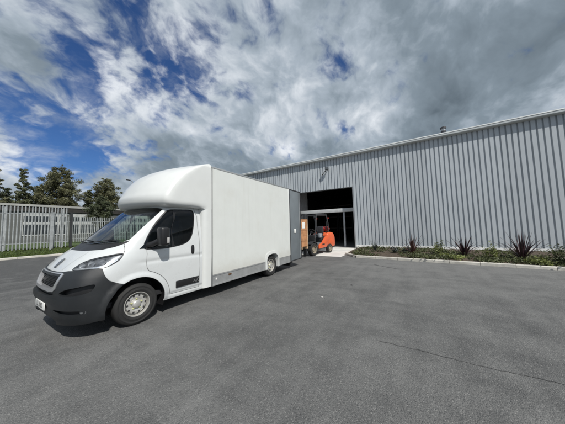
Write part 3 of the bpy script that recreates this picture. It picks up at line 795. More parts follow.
add_tube(bm, [c0+(u*math.cos(t)+w*math.sin(t))*.17 for t in [2*math.pi*k/20 for k in range(21)]], .014, 6, cap=False); add_tube(bm, [c0-u*.17, c0+u*.17], .012, 6)
bm_obj('steering_wheel', bm, M_fdark, fk, smooth=True)
# overhead guard
og = tube('guard_post', [(FXc+.48, 11.22, .95), (FXc+.47, 11.35, 1.6), (FXc+.44, 11.45, 2.26)], .035, M_guard, fk)
tube('guard_post', [(FXc-.48, 11.22, .95), (FXc-.47, 11.35, 1.6), (FXc-.44, 11.45, 2.26)], .035, M_guard, fk)
for sx in (-.46, .46): tube('guard_post', [(FXc+sx, 12.72, 1.2), (FXc+sx, 12.66, 1.8), (FXc+sx*.94, 12.55, 2.27)], .035, M_guard, fk)
for sx in (-.44, .44): tube('guard_rail', [(FXc+sx, 11.40, 2.27), (FXc+sx, 12.58, 2.28)], .032, M_guard, fk)
for i in range(8): fb('guard_bar', -.44, .44, 11.42+i*.16, 11.46+i*.16, 2.25, 2.29, M_guard, 0)
for sx in (-.34, .34):
    bm = bmesh.new(); add_lathe_x(bm, [(0, .001), (0, .07), (.05, .08), (.08, .06), (.09, .001)], 14)
    o = bm_obj('work_light', bm, M_fdark, fk, smooth=True, loc=(FXc+sx, 11.40, 2.12)); o.rotation_euler = (0, 0, R(90))
# gas bottle on the counterweight
bm = bmesh.new(); add_lathe_x(bm, [(-.40, .001), (-.40, .08), (-.36, .14), (-.30, .155), (.30, .155), (.36, .14), (.40, .08), (.40, .05), (.47, .05), (.47, .001)], 20)
bm_obj('gas_bottle', bm, mat('red_bottle', (.42, .035, .03), .4, var=.1), fk, smooth=True, loc=(FXc, 12.78, 1.44))
for sx in (-.22, .22): fb('bottle_cradle', sx-.03, sx+.03, 12.66, 12.92, 1.22, 1.30, M_fdark, 0)
fb('side_lever_box', .30, .46, 11.75, 12.0, .95, 1.2, mat('pale_console', (.25, .27, .29), .5), .02)
tube('exhaust', [(FXc+.40, 12.6, 1.2), (FXc+.40, 12.62, 1.9)], .03, M_fdark, fk)
fb('decal', .5665, .568, 11.80, 12.06, .52, .60, M_fdark, 0)
for sx in (-.42, .42): fb('tail_lamp', sx-.04, sx+.04, 12.735, 12.775, 2.05, 2.14, mat('tail_lens', (.35, .03, .02), .3), .005)
tube('hose', [(FXc+.12, 10.60, 1.9), (FXc+.14, 10.66, 1.3), (FXc+.10, 10.75, .8), (FXc+.12, 11.15, .6)], .014, M_fdark, fk, 6)
tube('hose', [(FXc-.12, 10.60, 1.9), (FXc-.14, 10.66, 1.3), (FXc-.10, 10.75, .8), (FXc-.12, 11.15, .6)], .014, M_fdark, fk, 6)
fb('foot_step', .44, .58, 11.35, 11.62, .30, .34, M_fdark, .005)
tube('grab_handle', [(FXc+.50, 11.36, 1.2), (FXc+.54, 11.40, 1.35), (FXc+.50, 11.42, 1.55)], .012, M_fdark, fk, 6)
# mast
for sx in (-.36, .36): fb('mast_rail', sx-.05, sx+.05, 10.42, 10.56, .08, 2.30, M_fdark, .006)
for sx in (-.27, .27): fb('inner_mast_rail', sx-.035, sx+.035, 10.44, 10.54, .10, 2.22, M_fgrey, .006)
for zz in (.30, 1.2, 2.2): fb('mast_crossbar', -.36, .36, 10.50, 10.58, zz, zz+.1, M_fdark, 0)
tube('lift_ram', [(FXc, 10.52, .2), (FXc, 10.52, 2.1)], .045, M_fgrey, fk)
for sx in (-.30, .30): tube('tilt_ram', [(FXc+sx, 10.58, .72), (FXc+sx, 11.25, .58)], .04, M_fgrey, fk)
for zz in (.50, .98): fb('carriage_bar', -.5, .5, 10.34, 10.41, zz, zz+.12, M_fdark, .005)
for i in range(6): fb('load_backrest', -.48+i*.186, -.45+i*.186, 10.35, 10.385, 1.1, 1.62, M_fdark, 0)
fb('load_backrest', -.5, .5, 10.35, 10.39, 1.62, 1.66, M_fdark, 0)
for sx in (-.28, .28):
    fkk = fb('fork', sx-.06, sx+.06, 10.27, 10.335, .42, 1.08, M_fdark, .005); fb('fork_blade', sx-.06, sx+.06, 9.16, 10.268, .42, .465, M_fdark, .005, fkk)
def fwheel(x, y, r, w, sgn):
    bm = bmesh.new(); add_lathe_x(bm, [(-w/2, r*.62), (-w/2, r*.93), (-w*.4, r), (w*.4, r), (w/2, r*.93), (w/2, r*.62)], 30)
    t_ = bm_obj('wheel', bm, M_rubber, fk, smooth=True, loc=(x, y, r+.011), autosharp=40)
    bm = bmesh.new(); add_lathe_x(bm, [(-w*.5, r*.62), (w*.47, r*.62), (w*.44, r*.55), (w*.15, r*.50), (w*.12, r*.3), (w*.3, r*.28), (w*.32, .001)], 24)
    rm = bm_obj('rim', bm, M_rims, t_, smooth=True, loc=(x, y, r+.011), autosharp=40); rm.location = (0, 0, 0)
    if sgn < 0: t_.rotation_euler = (0, 0, math.pi)
for sgn in (1, -1):
    fwheel(FXc+sgn*.50, FYf, .345, .24, sgn); fwheel(FXc+sgn*.47, FYr, .265, .18, sgn)
    # front mudguards
    side_prism('mudguard', [(10.62, .66), (10.75, .76), (10.95, .80), (11.18, .74), (11.34, .56), (11.30, .54), (11.15, .69), (10.95, .75), (10.78, .71), (10.66, .63)], sgn*.38, sgn*.60, M_fdark, bev=.0)
# crate on the forks
M_wood = mat('crate_plywood', (0.40, 0.195, 0.090), 0.75, var=.22, vscale=4, dirt=(.28, .14, .06, .4), dscale=2.5)
M_wood2 = mat('crate_batten', (0.52, 0.36, 0.22), 0.8, var=.2, vscale=5)
ct = empty('wooden_crate', (-4.96, 9.72, .468), 'tall orange-brown wooden crate with white paper label held on the forklift forks', 'crate')
CX0, CX1, CY0, CY1 = -5.50, -4.42, 9.22, 10.24
for k in range(5):       # boards of each visible side
    za, zb = .60+k*.273, .60+(k+1)*.273-.008
    box('board', (CX1-.018, CY0+.02, za), (CX1, CY1-.02, zb), M_wood, ct); box('board', (CX0, CY0+.02, za), (CX0+.018, CY1-.02, zb), M_wood, ct)
    box('board', (CX0+.02, CY0, za), (CX1-.02, CY0+.018, zb), M_wood, ct); box('board', (CX0+.02, CY1-.018, za), (CX1-.02, CY1, zb), M_wood, ct)
box('lid', (CX0-.01, CY0-.01, 1.962), (CX1+.01, CY1+.01, 1.985), M_wood, ct)
box('core', (CX0+.03, CY0+.03, .60), (CX1-.03, CY1-.03, 1.96), M_seam, ct)
for yy in (CY0+.005, CY1-.055): box('batten', (CX1+.001, yy, .60), (CX1+.02, yy+.05, 1.96), M_wood2, ct)
box('label', (CX1+.0025, 9.80, 1.52), (CX1+.006, 10.02, 1.84), M_plate, ct)
for yy in (CY0, (CY0+CY1)/2-.05, CY1-.1): box('skid', (CX0, yy, .468), (CX1, yy+.1, .598), M_wood2, ct)

ROT = R(-11.6)
fk.rotation_euler = (0, 0, ROT)
dvec = Matrix.Rotation(ROT, 3, 'Z') @ (ct.location-fk.location)
ct.location = fk.location+dvec; ct.rotation_euler = (0, 0, ROT)
# ------------------------------------------------------------------ the van
van = empty('box_van', (TX, 3.9, 0), 'white low-loader box van with dark grey bumper parked on the tarmac', 'van')
def tv(x, y, z): return (TX+x, y, z)
def dens(poly, closed=True, step=0.03):
    """poly: list of ('f',x,z) or ('s',y,z); returns dense (a,z) domain points"""
    out = []
    d = [dom_f(p[1], p[2]) if p[0] == 'f' else dom_s(p[1], p[2]) for p in poly]
    n = len(d)
    for i in range(n if closed else n-1):
        p, q = d[i], d[(i+1) % n]
        L = math.hypot((q[0]-p[0])*1.2, q[1]-p[1]); k = max(1, int(L/step))
        for j in range(k): out.append((p[0]+(q[0]-p[0])*j/k, p[1]+(q[1]-p[1])*j/k))
    if not closed: out.append(d[-1])
    return out
def chaikin(pts, it=2):
    for _ in range(it):
        o = []
        for i in range(len(pts)):
            p, q = pts[i], pts[(i+1) % len(pts)]
            o += [(p[0]*.75+q[0]*.25, p[1]*.75+q[1]*.25), (p[0]*.25+q[0]*.75, p[1]*.25+q[1]*.75)]
        pts = o
    return pts
def dom(poly): return [dom_f(p[1], p[2]) if p[0] == 'f' else dom_s(p[1], p[2]) for p in poly]
def inpoly(pt, poly):
    x, y = pt; c = False; j = len(poly)-1
    for i in range(len(poly)):
        xi, yi = poly[i]; xj, yj = poly[j]
        if (yi > y) != (yj > y) and x < (xj-xi)*(y-yi)/(yj-yi+1e-12)+xi: c = not c
        j = i
    return c
ZB, ZT = 0.27, 2.19
BUMP = [('f', 0, ZB-.05), ('f', .5, ZB-.05), ('s', 1.3, ZB-.05), ('s', 1.75, ZB-.05), ('s', 1.75, .7), ('s', 1.57, .765), ('s', 1.44, .84), ('s', 1.39, .93), ('s', 1.375, 1.025),
        ('f', .79, 1.018), ('f', .60, 1.008), ('f', .50, .995), ('f', .30, .985), ('f', 0, .98)]
HEADL = [('f', .615, 1.02), ('f', .66, 1.10), ('f', .725, 1.155), ('f', .845, 1.198), ('s', 1.49, 1.215), ('s', 1.56, 1.23), ('s', 1.66, 1.24), ('s', 1.62, 1.175), ('s', 1.57, 1.12), ('s', 1.45, 1.055), ('s', 1.37, 1.035), ('f', .82, 1.028)]
SURR = [('f', 0, .965), ('f', .30, .97), ('f', .51, .98), ('f', .575, .965), ('f', .57, .90), ('f', .54, .76), ('f', .49, .722), ('f', .3, .71), ('f', 0, .705)]
GRIL = [('f', 0, .925), ('f', .30, .928), ('f', .48, .93), ('f', .51, .915), ('f', .50, .86), ('f', .475, .785), ('f', .43, .763), ('f', .25, .757), ('f', 0, .752)]
SLOT = [('f', 0, .685), ('f', .3, .69), ('f', .5, .705), ('f', .5, .675), ('f', .3, .652), ('f', 0, .645)]
INTK = [('f', .62, .69), ('f', .74, .765), ('f', .90, .795), ('s', 1.20, .812), ('s', 1.30, .82), ('s', 1.25, .72), ('s', 1.15, .69), ('f', .82, .665)]
FOGS = [('f', .50, .46), ('f', .60, .475), ('f', .80, .47), ('s', 1.17, .46), ('s', 1.17, .40), ('f', .75, .405), ('f', .6, .415)]
CHIN = [('f', 0, ZB-.02), ('f', .55, ZB-.02), ('f', .60, .315), ('f', .5, .345), ('f', 0, .35)]
COWL = [('f', 0, 1.283), ('f', .3, 1.285), ('f', .5, 1.292), ('f', .72, 1.305), ('f', .83, 1.34), ('f', .895, 1.40), ('f', .90, 1.44), ('f', .85, 1.425), ('f', .80, 1.41), ('f', .5, 1.40), ('f', 0, 1.395)]
WIND = [('f', 0, 1.395), ('f', .5, 1.40), ('f', .80, 1.41), ('f', .85, 1.425), ('f', .888, 1.46), ('f', .884, 1.56), ('f', .866, 1.78), ('f', .845, 1.97), ('f', .83, 2.04), ('f', .7, 2.075), ('f', 0, 2.10)]
WINA = [('s', 1.875, 1.283), ('s', 2.07, 1.56), ('s', 2.34, 1.90), ('s', 2.41, 1.975), ('s', 2.54, 2.015), ('s', 2.458, 1.272), ('s', 2.3, 1.265)]
WINB = [('s', 2.56, 2.018), ('s', 2.75, 2.025), ('s', 2.96, 2.028), ('s', 3.005, 2.0), ('s', 3.01, 1.87), ('s', 2.97, 1.66), ('s', 2.92, 1.50), ('s', 2.86, 1.40), ('s', 2.77, 1.335), ('s', 2.62, 1.295), ('s', 2.478, 1.277)]
WFRM = [('s', 1.85, 1.265), ('s', 2.06, 1.58), ('s', 2.33, 1.925), ('s', 2.42, 2.01), ('s', 2.55, 2.04), ('s', 2.96, 2.05), ('s', 3.025, 2.01), ('s', 3.03, 1.87), ('s', 2.99, 1.65), ('s', 2.94, 1.48), ('s', 2.87, 1.38), ('s', 2.78, 1.315), ('s', 2.62, 1.275), ('s', 2.4, 1.25), ('s', 2.2, 1.247)]
ARCH = [('s', WY0+.462*math.cos(t), WZ+.455*math.sin(t)) for t in [R(-25)+R(230)*i/40 for i in range(41)]]
ARCH = [('s', WY0+.43, .1), ]+ARCH+[('s', WY0-.43, .1)]
DOORP = [('s', 2.0, 1.30), ('s', 2.005, .92)]+[('s', WY0+.565*math.cos(R(t)), WZ+.555*math.sin(R(t))) for t in range(72, 0, -6)]+[('s', 2.425, .36), ('s', 3.085, .345), ('s', 3.10, .8), ('s', 3.105, 1.4), ('s', 3.09, 1.9), ('s', 3.03, 2.09), ('s', 2.6, 2.09), ('s', 2.42, 2.05), ('s', 2.2, 1.80)]
TOPS = [('f', 0, .955), ('f', .30, .957), ('f', .48, .962), ('f', .52, .955), ('f', .51, .915), ('f', .48, .93), ('f', .30, .928), ('f', 0, .925)]
REG = [('hole', ARCH, 0), ('grille', GRIL, 0), ('grille_top', TOPS, 0), ('grille_surround', SURR, 0), ('slot', SLOT, 0), ('intake', INTK, 1), ('fog', FOGS, 1), ('chin', CHIN, 0), ('headlight', HEADL, 1),
       ('bumper', BUMP, 0), ('cowl', COWL, 0), ('windscreen', WIND, 0), ('quarter', WINA, 0), ('window', WINB, 1), ('frame', WFRM, 1), ('door', DOORP, 0)]
regs = []
cv, ce = [], []
for nm, poly, sm in REG:
    d = dom(poly)
    d = chaikin(d, 2) if sm else d
    dd = []
    for i in range(len(d)):
        p, q = d[i], d[(i+1) % len(d)]
        k = max(1, int(math.hypot((q[0]-p[0])*1.2, q[1]-p[1])/0.03))
        dd += [(p[0]+(q[0]-p[0])*j/k, p[1]+(q[1]-p[1])*j/k) for j in range(k)]
    regs.append((nm, dd))
    b = len(cv); n = len(dd)
    cv += [Vector((p[0]*1.2, p[1])) for p in dd]; ce += [(b+i, b+(i+1) % n) for i in range(n)]
b = len(cv)
cv += [Vector((0, ZB)), Vector((2.4, ZB)), Vector((2.4, ZT)), Vector((0, ZT))]; ce += [(b, b+1), (b+1, b+2), (b+2, b+3), (b+3, b)]
NA, NZ = 84, 104
for i in range(NA+1):
    for j in range(NZ+1):
        cv.append(Vector((2.4*i/NA, ZB+(ZT-ZB)*j/NZ)))
r = delaunay_2d_cdt(cv, ce, [], 0, 2e-4)
dv, df = r[0], r[2]
part_tri = {}
for f in df:
    c = sum((dv[i] for i in f), Vector((0, 0)))/len(f)
    if not (0 <= c.x <= 2.4 and ZB <= c.y <= ZT): continue
    pt = (c.x/1.2, c.y); cls = 'body'
    for nm, dd in regs:
        if inpoly(pt, dd): cls = nm; break
    part_tri.setdefault(cls, []).append(list(f))
def part_faces(names): return [f for n in names for f in part_tri.get(n, [])]
def cab_part(name, names, mt, parent, off=0.0, skirt=0.0, sides=(1, -1), offfun=None):
    """surface patch(es) of the cab as one mesh, with edge return faces of depth skirt"""
    tri = part_faces(names)
    V, Fc, Nn = [], [], []
    for sgn in sides:
        idx = {}
        def vid(i):
            if i not in idx:
                a, z = dv[i].x/1.2, dv[i].y
                o = off
                if offfun: q = cab_raw(min(max(a, 0), 2), z); o = offfun(q[0], q[1], q[2])+off
                p, n = cab_P(min(max(a, 0), 2), z, o)
                if a < 1e-4: p.x = 0; n.x = 0; n.normalize()
                idx[i] = len(V); V.append(Vector(tv(sgn*p.x, p.y, p.z))); Nn.append(Vector((sgn*n.x, n.y, n.z)))
            return idx[i]
        ecount = {}
        for f in tri:
            g = [vid(i) for i in f]
            nn = (V[g[1]]-V[g[0]]).cross(V[g[2]]-V[g[0]])
            if nn.dot(Nn[g[0]]) < 0: g = g[::-1]
            Fc.append(g)
            for k in range(3):
                e = (g[k], g[(k+1) % 3]); key = (min(e), max(e))
                ecount.setdefault(key, []).append(e)
        if skirt:
            for key, es in ecount.items():
                if len(es) == 1:
                    i, j = es[0]
                    if abs(V[i].x-TX) < 1e-5 and abs(V[j].x-TX) < 1e-5: continue
                    t = (V[j]-V[i]).normalized(); nrm = t.cross((Nn[i]+Nn[j])/2).normalized()
                    b0 = len(V)
                    V.extend([V[i].copy(), V[j].copy(), V[j]-Nn[j]*skirt, V[i]-Nn[i]*skirt]); Nn.extend([nrm]*4)
                    Fc.append([b0+1, b0, b0+3, b0+2])
    o = mesh_obj(name, V, Fc, mt, parent, smooth=True)
    o.data.normals_split_custom_set_from_vertices([tuple(n) for n in Nn])
    return o
def ribbon(name, poly, wid, off, mt, parent, closed=False, sides=(1, -1), smooth=0):
    d = dom(poly)
    if smooth: d = chaikin(d, smooth) if closed else d
    pts = []
    n = len(d)
    for i in range(n if closed else n-1):
        p, q = d[i], d[(i+1) % n]; k = max(1, int(math.hypot((q[0]-p[0])*1.2, q[1]-p[1])/0.025))
        pts += [(p[0]+(q[0]-p[0])*j/k, p[1]+(q[1]-p[1])*j/k) for j in range(k)]
    pts.append(d[0] if closed else d[-1])
    V, Fc = [], []
    for sgn in sides:
        Q = [cab_P(p[0], p[1], off) for p in pts]; b = len(V)
        for i, (p, nn) in enumerate(Q):
            t = (Q[min(i+1, len(Q)-1)][0]-Q[max(i-1, 0)][0]).normalized(); s = t.cross(nn).normalized()*wid/2
            for w in (s, -s):
                v = p+w; V.append(tv(sgn*v.x, v.y, v.z))
        for i in range(len(Q)-1): Fc.append([b+2*i, b+2*i+1, b+2*i+3, b+2*i+2])
    return mesh_obj(name, V, Fc, mt, parent)

shell = cab_part('cab_shell', ['body'], M_white, van, skirt=.02)
for sgn, far in ((1, 0), (-1, 1)):
    dr = cab_part('door', ['door'], M_white, van, off=.002, skirt=.02, sides=(sgn,))
    cab_part('window_frame', ['frame'], M_blackp, dr, off=.001, sides=(sgn,))
    cab_part('quarter_window', ['quarter'], M_sglass, dr, off=-.006, sides=(sgn,))
    cab_part('door_window', ['window'], M_sglass, dr, off=-.006, sides=(sgn,))
    ribbon('door_seam', DOORP[:-3]+[('s', 2.62, 2.09)], .007, .004, mat('panel_gap', (.10, .10, .10), .7), dr, sides=(sgn,))
    # handle recess and handle
    bm = bmesh.new()
    V = []
    for ring, (rx, rz, ox) in enumerate(((.043, .098, .004), (.036, .088, .012), (.0, .0, .013))):
        V.append([bm.verts.new(tv(sgn*(cab_S(1.17)+ox-.004*math.sin(t)), 2.925+rx*math.copysign(abs(math.cos(t))**.7, math.cos(t)), 1.175+rz*math.copysign(abs(math.sin(t))**.7, math.sin(t)))) for t in [2*math.pi*k/20 for k in range(20)]])
    for a_, b_ in ((0, 1), (1, 2)):
        for k in range(20): bm.faces.new((V[a_][k], V[a_][(k+1) % 20], V[b_][(k+1) % 20], V[b_][k]))
    bm_obj('handle', bm, M_blackp, dr, smooth=True)
    # rubbing strip low on the door, with a small reflective print at its rear end
    xs = cab_S(.52)-.004
    bm = bmesh.new(); add_box(bm, tv(min(sgn*xs, sgn*(xs+.022)), 2.545, .448), tv(max(sgn*xs, sgn*(xs+.022)), 3.075, .582), .010)
    rs = bm_obj('rubbing_strip', bm, M_blackp, dr, smooth=True, autosharp=40)
    if sgn == 1:
        bm = bmesh.new()
        for (y0, z0, y1, z1) in ((2.93, .48, 2.965, .535), (2.965, .535, 2.99, .48), (2.94, .50, 2.985, .505), (3.01, .475, 3.03, .55), (3.03, .51, 3.058, .56), (3.03, .51, 3.06, .47)):
            dy, dz = y1-y0, z1-z0; l = math.hypot(dy, dz); ny, nz = -dz/l*.006, dy/l*.006
            bm.faces.new([bm.verts.new(tv(xs+.0236, y0+ny, z0+nz)), bm.verts.new(tv(xs+.0236, y1+ny, z1+nz)), bm.verts.new(tv(xs+.0236, y1-ny, z1-nz)), bm.verts.new(tv(xs+.0236, y0-ny, z0-nz))])
        bm_obj('badge', bm, M_chrome, rs)
    # side of the sill
cab_part('windscreen', ['windscreen'], M_glass, van, off=-.006)
cab_part('scuttle', ['cowl'], M_blackp, van, off=-.012)
def bump_off(x, y, z):
    o = .012
    o += .030*(1-sstep(z, .640, .668))*sstep(z, .46, .58)+.018*(1-sstep(z, .33, .36))
    return o
bp = cab_part('bumper', ['bumper'], M_bump, van, skirt=.08, offfun=bump_off)
for sg in (1, -1):
    cab_part('air_intake', ['intake'], M_blackp, bp, off=-.06, sides=(sg,))
    cab_part('fog_lamp_recess', ['fog'], M_blackp, bp, off=-.04, sides=(sg,))
cab_part('lower_slot', ['slot'], M_blackp, bp, off=-.03)
cab_part('chin', ['chin'], M_blackp, bp, off=-.02)
gs = cab_part('grille_surround', ['grille_surround'], mat('grille_satin_chrome', (0.60, 0.61, 0.63), 0.25, metal=.7, var=.05), van, off=.022, skirt=.06)
gr = cab_part('grille', ['grille'], M_blackp, van, off=-.05)
cab_part('grille_brow', ['grille_top'], M_bump, van, off=.020, skirt=.05)
V, Fc = [], []
for z in np.arange(.772, .925, .022):          # thin horizontal grille bars
    b = len(V); n = 24
    for i in range(n+1):
        x = -.49+.98*i/n
        p, nn = cab_P(*dom_f(abs(x), z), -.030); p2, _ = cab_P(*dom_f(abs(x), z+.007), -.030)
        q, nn = cab_P(*dom_f(abs(x), z), -.05)
        s = 1 if x >= 0 else -1
        V += [tv(s*abs(p.x), p.y, z), tv(s*abs(p2.x), p2.y, z+.007), tv(s*abs(q.x), q.y, z)]
    for i in range(n):
        Fc += [[b+3*i, b+3*i+3, b+3*i+4, b+3*i+1], [b+3*i+2, b+3*i+5, b+3*i+3, b+3*i]]
mesh_obj('grille_bar', V, Fc, mat('grille_bars', (.012, .012, .013), .5, var=.1), gr)
for sgn in (1, -1):
    hl = cab_part('headlight', ['headlight'], M_lensdark, van, off=-.028, sides=(sgn,))
    cab_part('lens', ['headlight'], M_lens, hl, off=.003, sides=(sgn,))
    # two reflector bowls and a bright running-light strip inside the lamp
    for (pt, rr) in ((('f', .735, 1.085), .050), (('f', .83, 1.115), .056), (('s', 1.40, 1.135), .05)):
        a_, z_ = dom([pt])[0]; c, nn = cab_P(a_, z_, -.020)
        ax = Vector((.45, -.86, .15)).normalized(); u = ax.cross(Vector((0, 0, 1))).normalized(); w = u.cross(ax)
        bm = bmesh.new(); rings = []
        for (k, dd) in ((1.0, .012), (.8, -.004), (.45, -.014), (.01, -.018)):
            rings.append([bm.verts.new(Vector(tv(0, 0, 0))+Vector((sgn*(c+ax*dd+u*math.cos(t)*rr*k+w*math.sin(t)*rr*k).x, (c+ax*dd+u*math.cos(t)*rr*k+w*math.sin(t)*rr*k).y, (c+ax*dd+u*math.cos(t)*rr*k+w*math.sin(t)*rr*k).z))) for t in [2*math.pi*q/18 for q in range(18)]])
        for i in range(3):
            for k in range(18): bm.faces.new((rings[i][k], rings[i][(k+1) % 18], rings[i+1][(k+1) % 18], rings[i+1][k]))
        bm_obj('reflector', bm, M_lamp, hl, smooth=True)
    ribbon('light_strip', [('f', .645, 1.045), ('f', .80, 1.05), ('s', 1.38, 1.062), ('s', 1.47, 1.09), ('s', 1.56, 1.15)], .028, -.016, M_lamp, hl, sides=(sgn,))
    ribbon('lamp_edge', HEADL, .014, .002, M_blackp, hl, closed=True, sides=(sgn,), smooth=2)
    # round fog lamp
    a_, z_ = dom_s(1.165, .435); c, nn = cab_P(a_, z_, .0)
    bm = bmesh.new(); add_lathe_x(bm, [(-.03, .045), (-.006, .045), (.002, .036), (-.002, .03), (.004, .001)], 18)
    fl = bm_obj('fog_lamp', bm, mat('fog_glass', (.10, .105, .11), .15), bp, smooth=True, loc=tv(sgn*c.x, c.y, c.z))
    fl.rotation_euler = (0, 0, R(-50) if sgn > 0 else R(230))
# bonnet seams, emblem, plate
for sg in (1, -1): ribbon('bonnet_seam', [('s', 1.66, 1.245), ('s', 1.675, 1.28), ('f', .90, 1.36), ('f', .885, 1.385)], .008, .002, M_seam, van, sides=(sg,))
# bonnet fold, its soft shade painted as a slightly darker flat strip
for sg in (1, -1): ribbon('bonnet_crease_shade', [('f', .36, 1.0), ('f', .40, 1.08), ('f', .47, 1.18), ('f', .52, 1.27)], .010, .0015, mat('white_crease_shade', (.50, .515, .515), .4), van, sides=(sg,))
lion = [(-.05, -.055), (-.035, -.012), (-.06, .01), (-.035, .02), (-.045, .05), (-.015, .035), (-.012, .075), (.02, .06), (.05, .068), (.035, .04), (.06, .02), (.028, .01), (.05, -.02), (.018, -.018), (.035, -.06), (.01, -.075), (.0, -.04), (-.015, -.07), (-.035, -.075)]
V = []
for u, w in lion:
    p, n = cab_P(*dom_f(abs(u), 1.09+w*.95), .012); V.append(tv(u*1.25, p.y, p.z))
for u, w in lion:
    p, n = cab_P(*dom_f(abs(u), 1.09+w*.95), -.005); V.append(tv(u*1.25, p.y, p.z))
nl = len(lion)
mesh_obj('emblem', V, [list(range(nl))]+[[i, (i+1) % nl, nl+(i+1) % nl, nl+i] for i in range(nl)], mat('emblem_metal', (.20, .21, .22), .3, metal=.7), van)
def text_mesh(txt, size):
    c = bpy.data.curves.new('txt', 'FONT'); c.body = txt; c.size = size; c.align_x = 'CENTER'; c.align_y = 'CENTER'; c.fill_mode = 'FRONT'
    o = bpy.data.objects.new('txt', c); COL.objects.link(o)
    dg = bpy.context.evaluated_depsgraph_get(); me = bpy.data.meshes.new_from_object(o.evaluated_get(dg))
    vs = [v.co.copy() for v in me.vertices]; fs = [list(p.vertices) for p in me.polygons]
    bpy.data.objects.remove(o); bpy.data.curves.remove(c); bpy.data.meshes.remove(me)
    return vs, fs
pc = Vector(tv(0.03, cab_F(.53)-.036, .485))
pl = box('number_plate', (pc.x-.26, pc.y-.006, pc.z-.0555), (pc.x+.26, pc.y+.006, pc.z+.0555), M_plate, van, bev=.004)
vs, fs = text_mesh('LJ 2080', .108)
mesh_obj('plate_lettering', [(pc.x+v.x*1.05, pc.y-.0075, pc.z+v.y) for v in vs], fs, M_ink, pl)
# wipers
for x0, x1 in ((-.55, .05), (.12, .72)):
    pts = []
    for i in range(9):
        x = x0+(x1-x0)*i/8; p, n = cab_P(*dom_f(abs(x), 1.40+.05*i/8), .014); pts.append(tv(math.copysign(p.x, x) if x else 0, p.y, p.z))
    tube('wiper', pts, .008, M_blackp, van, 6)
# ---- mirrors
for sgn in (1, -1):
    mr = mesh_obj('wing_mirror', *(lambda bm: ([v.co.copy() for v in bm.verts], [[w.index for w in f.verts] for f in bm.faces]))((lambda b_: (add_box(b_, tv(min(sgn*1.11, sgn*1.30), 2.10, 1.315), tv(max(sgn*1.11, sgn*1.30), 2.26, 1.665), .05, 4), b_.verts.index_update(), b_)[2])(bmesh.new())), M_blackp, van, smooth=True)
    tube('mirror_arm', [tv(sgn*.95, 2.03, 1.33), tv(sgn*1.06, 2.08, 1.36), tv(sgn*1.16, 2.15, 1.42)], [.06, .05, .05], M_blackp, mr, 10)
    box('mirror_glass', tv(min(sgn*1.13, sgn*1.285), 2.2605, 1.34), tv(max(sgn*1.13, sgn*1.285), 2.264, 1.64), M_chrome, mr)
    box('indicator', tv(min(sgn*1.292, sgn*1.303), 2.205, 1.37), tv(max(sgn*1.292, sgn*1.303), 2.25, 1.47), mat('indicator_lens', (.42, .41, .40), .2), mr, bev=.004)
# ---- cab interior
it = box('dashboard', tv(-.86, 1.66, .95), tv(.86, 2.02, 1.30), M_int, van, bev=.06, seg=3)
box('instrument_binnacle', tv(-.62, 1.78, 1.25), tv(-.2, 2.05, 1.38), M_int, it, bev=.04)
box('floor_pan', tv(-.9, 1.15, .38), tv(.9, 3.15, .46), M_int, van)
box('engine_bay', tv(-.72, 1.13, .30), tv(.72, 1.66, .96), M_int, van)
box('rear_bulkhead', tv(-.88, 3.10, .46), tv(.88, 3.14, 2.12), M_int, van)
box('roof_lining', tv(-.8, 2.45, 2.135), tv(.8, 3.12, 2.15), M_int, van)
for sx in (-.46, .46):
    st = box('seat', tv(sx-.25, 2.25, .80), tv(sx+.25, 2.72, .96), M_seat, van, bev=.05)
    bm = bmesh.new(); add_box(bm, (-.25, -.06, 0), (.25, .06, .68), .05, 3); bmesh.ops.rotate(bm, verts=bm.verts, matrix=Matrix.Rotation(R(-14), 3, 'X'))
    bm_obj('backrest', bm, M_seat, st, smooth=True, loc=tv(sx, 2.72, .92))
    box('headrest', tv(sx-.13, 2.86, 1.62), tv(sx+.13, 2.95, 1.82), M_seat, st, bev=.03)
bm = bmesh.new()
c0 = Vector(tv(-.42, 2.17, 1.30)); ax = Vector((0, .62, .78)).normalized(); u = Vector((1, 0, 0)); w = ax.cross(u)
ring = [c0+(u*math.cos(t)+w*math.sin(t))*.19 for t in [2*math.pi*k/28 for k in range(29)]]
add_tube(bm, ring, .015, 8, cap=False)
for t in (R(0), R(180), R(270)): add_tube(bm, [c0-ax*.03, c0+(u*math.cos(t)+w*math.sin(t))*.19], .014, 6)
add_tube(bm, [c0-ax*.02, c0-ax*.30], .035, 8)
bm_obj('steering_wheel', bm, M_blackp, van, smooth=True)
bm = bmesh.new()       # papers on the dashboard top
for (x, y, a) in ((.30, 1.80, .3), (.52, 1.86, -.2)):
    bm.faces.new([bm.verts.new(tv(x+dx*math.cos(a)-dy*math.sin(a), y+dx*math.sin(a)+dy*math.cos(a), 1.304+.002*(a > 0))) for dx, dy in ((-.10, -.07), (.10, -.07), (.10, .07), (-.10, .07))])
bm_obj('paper', bm, M_plate, it)
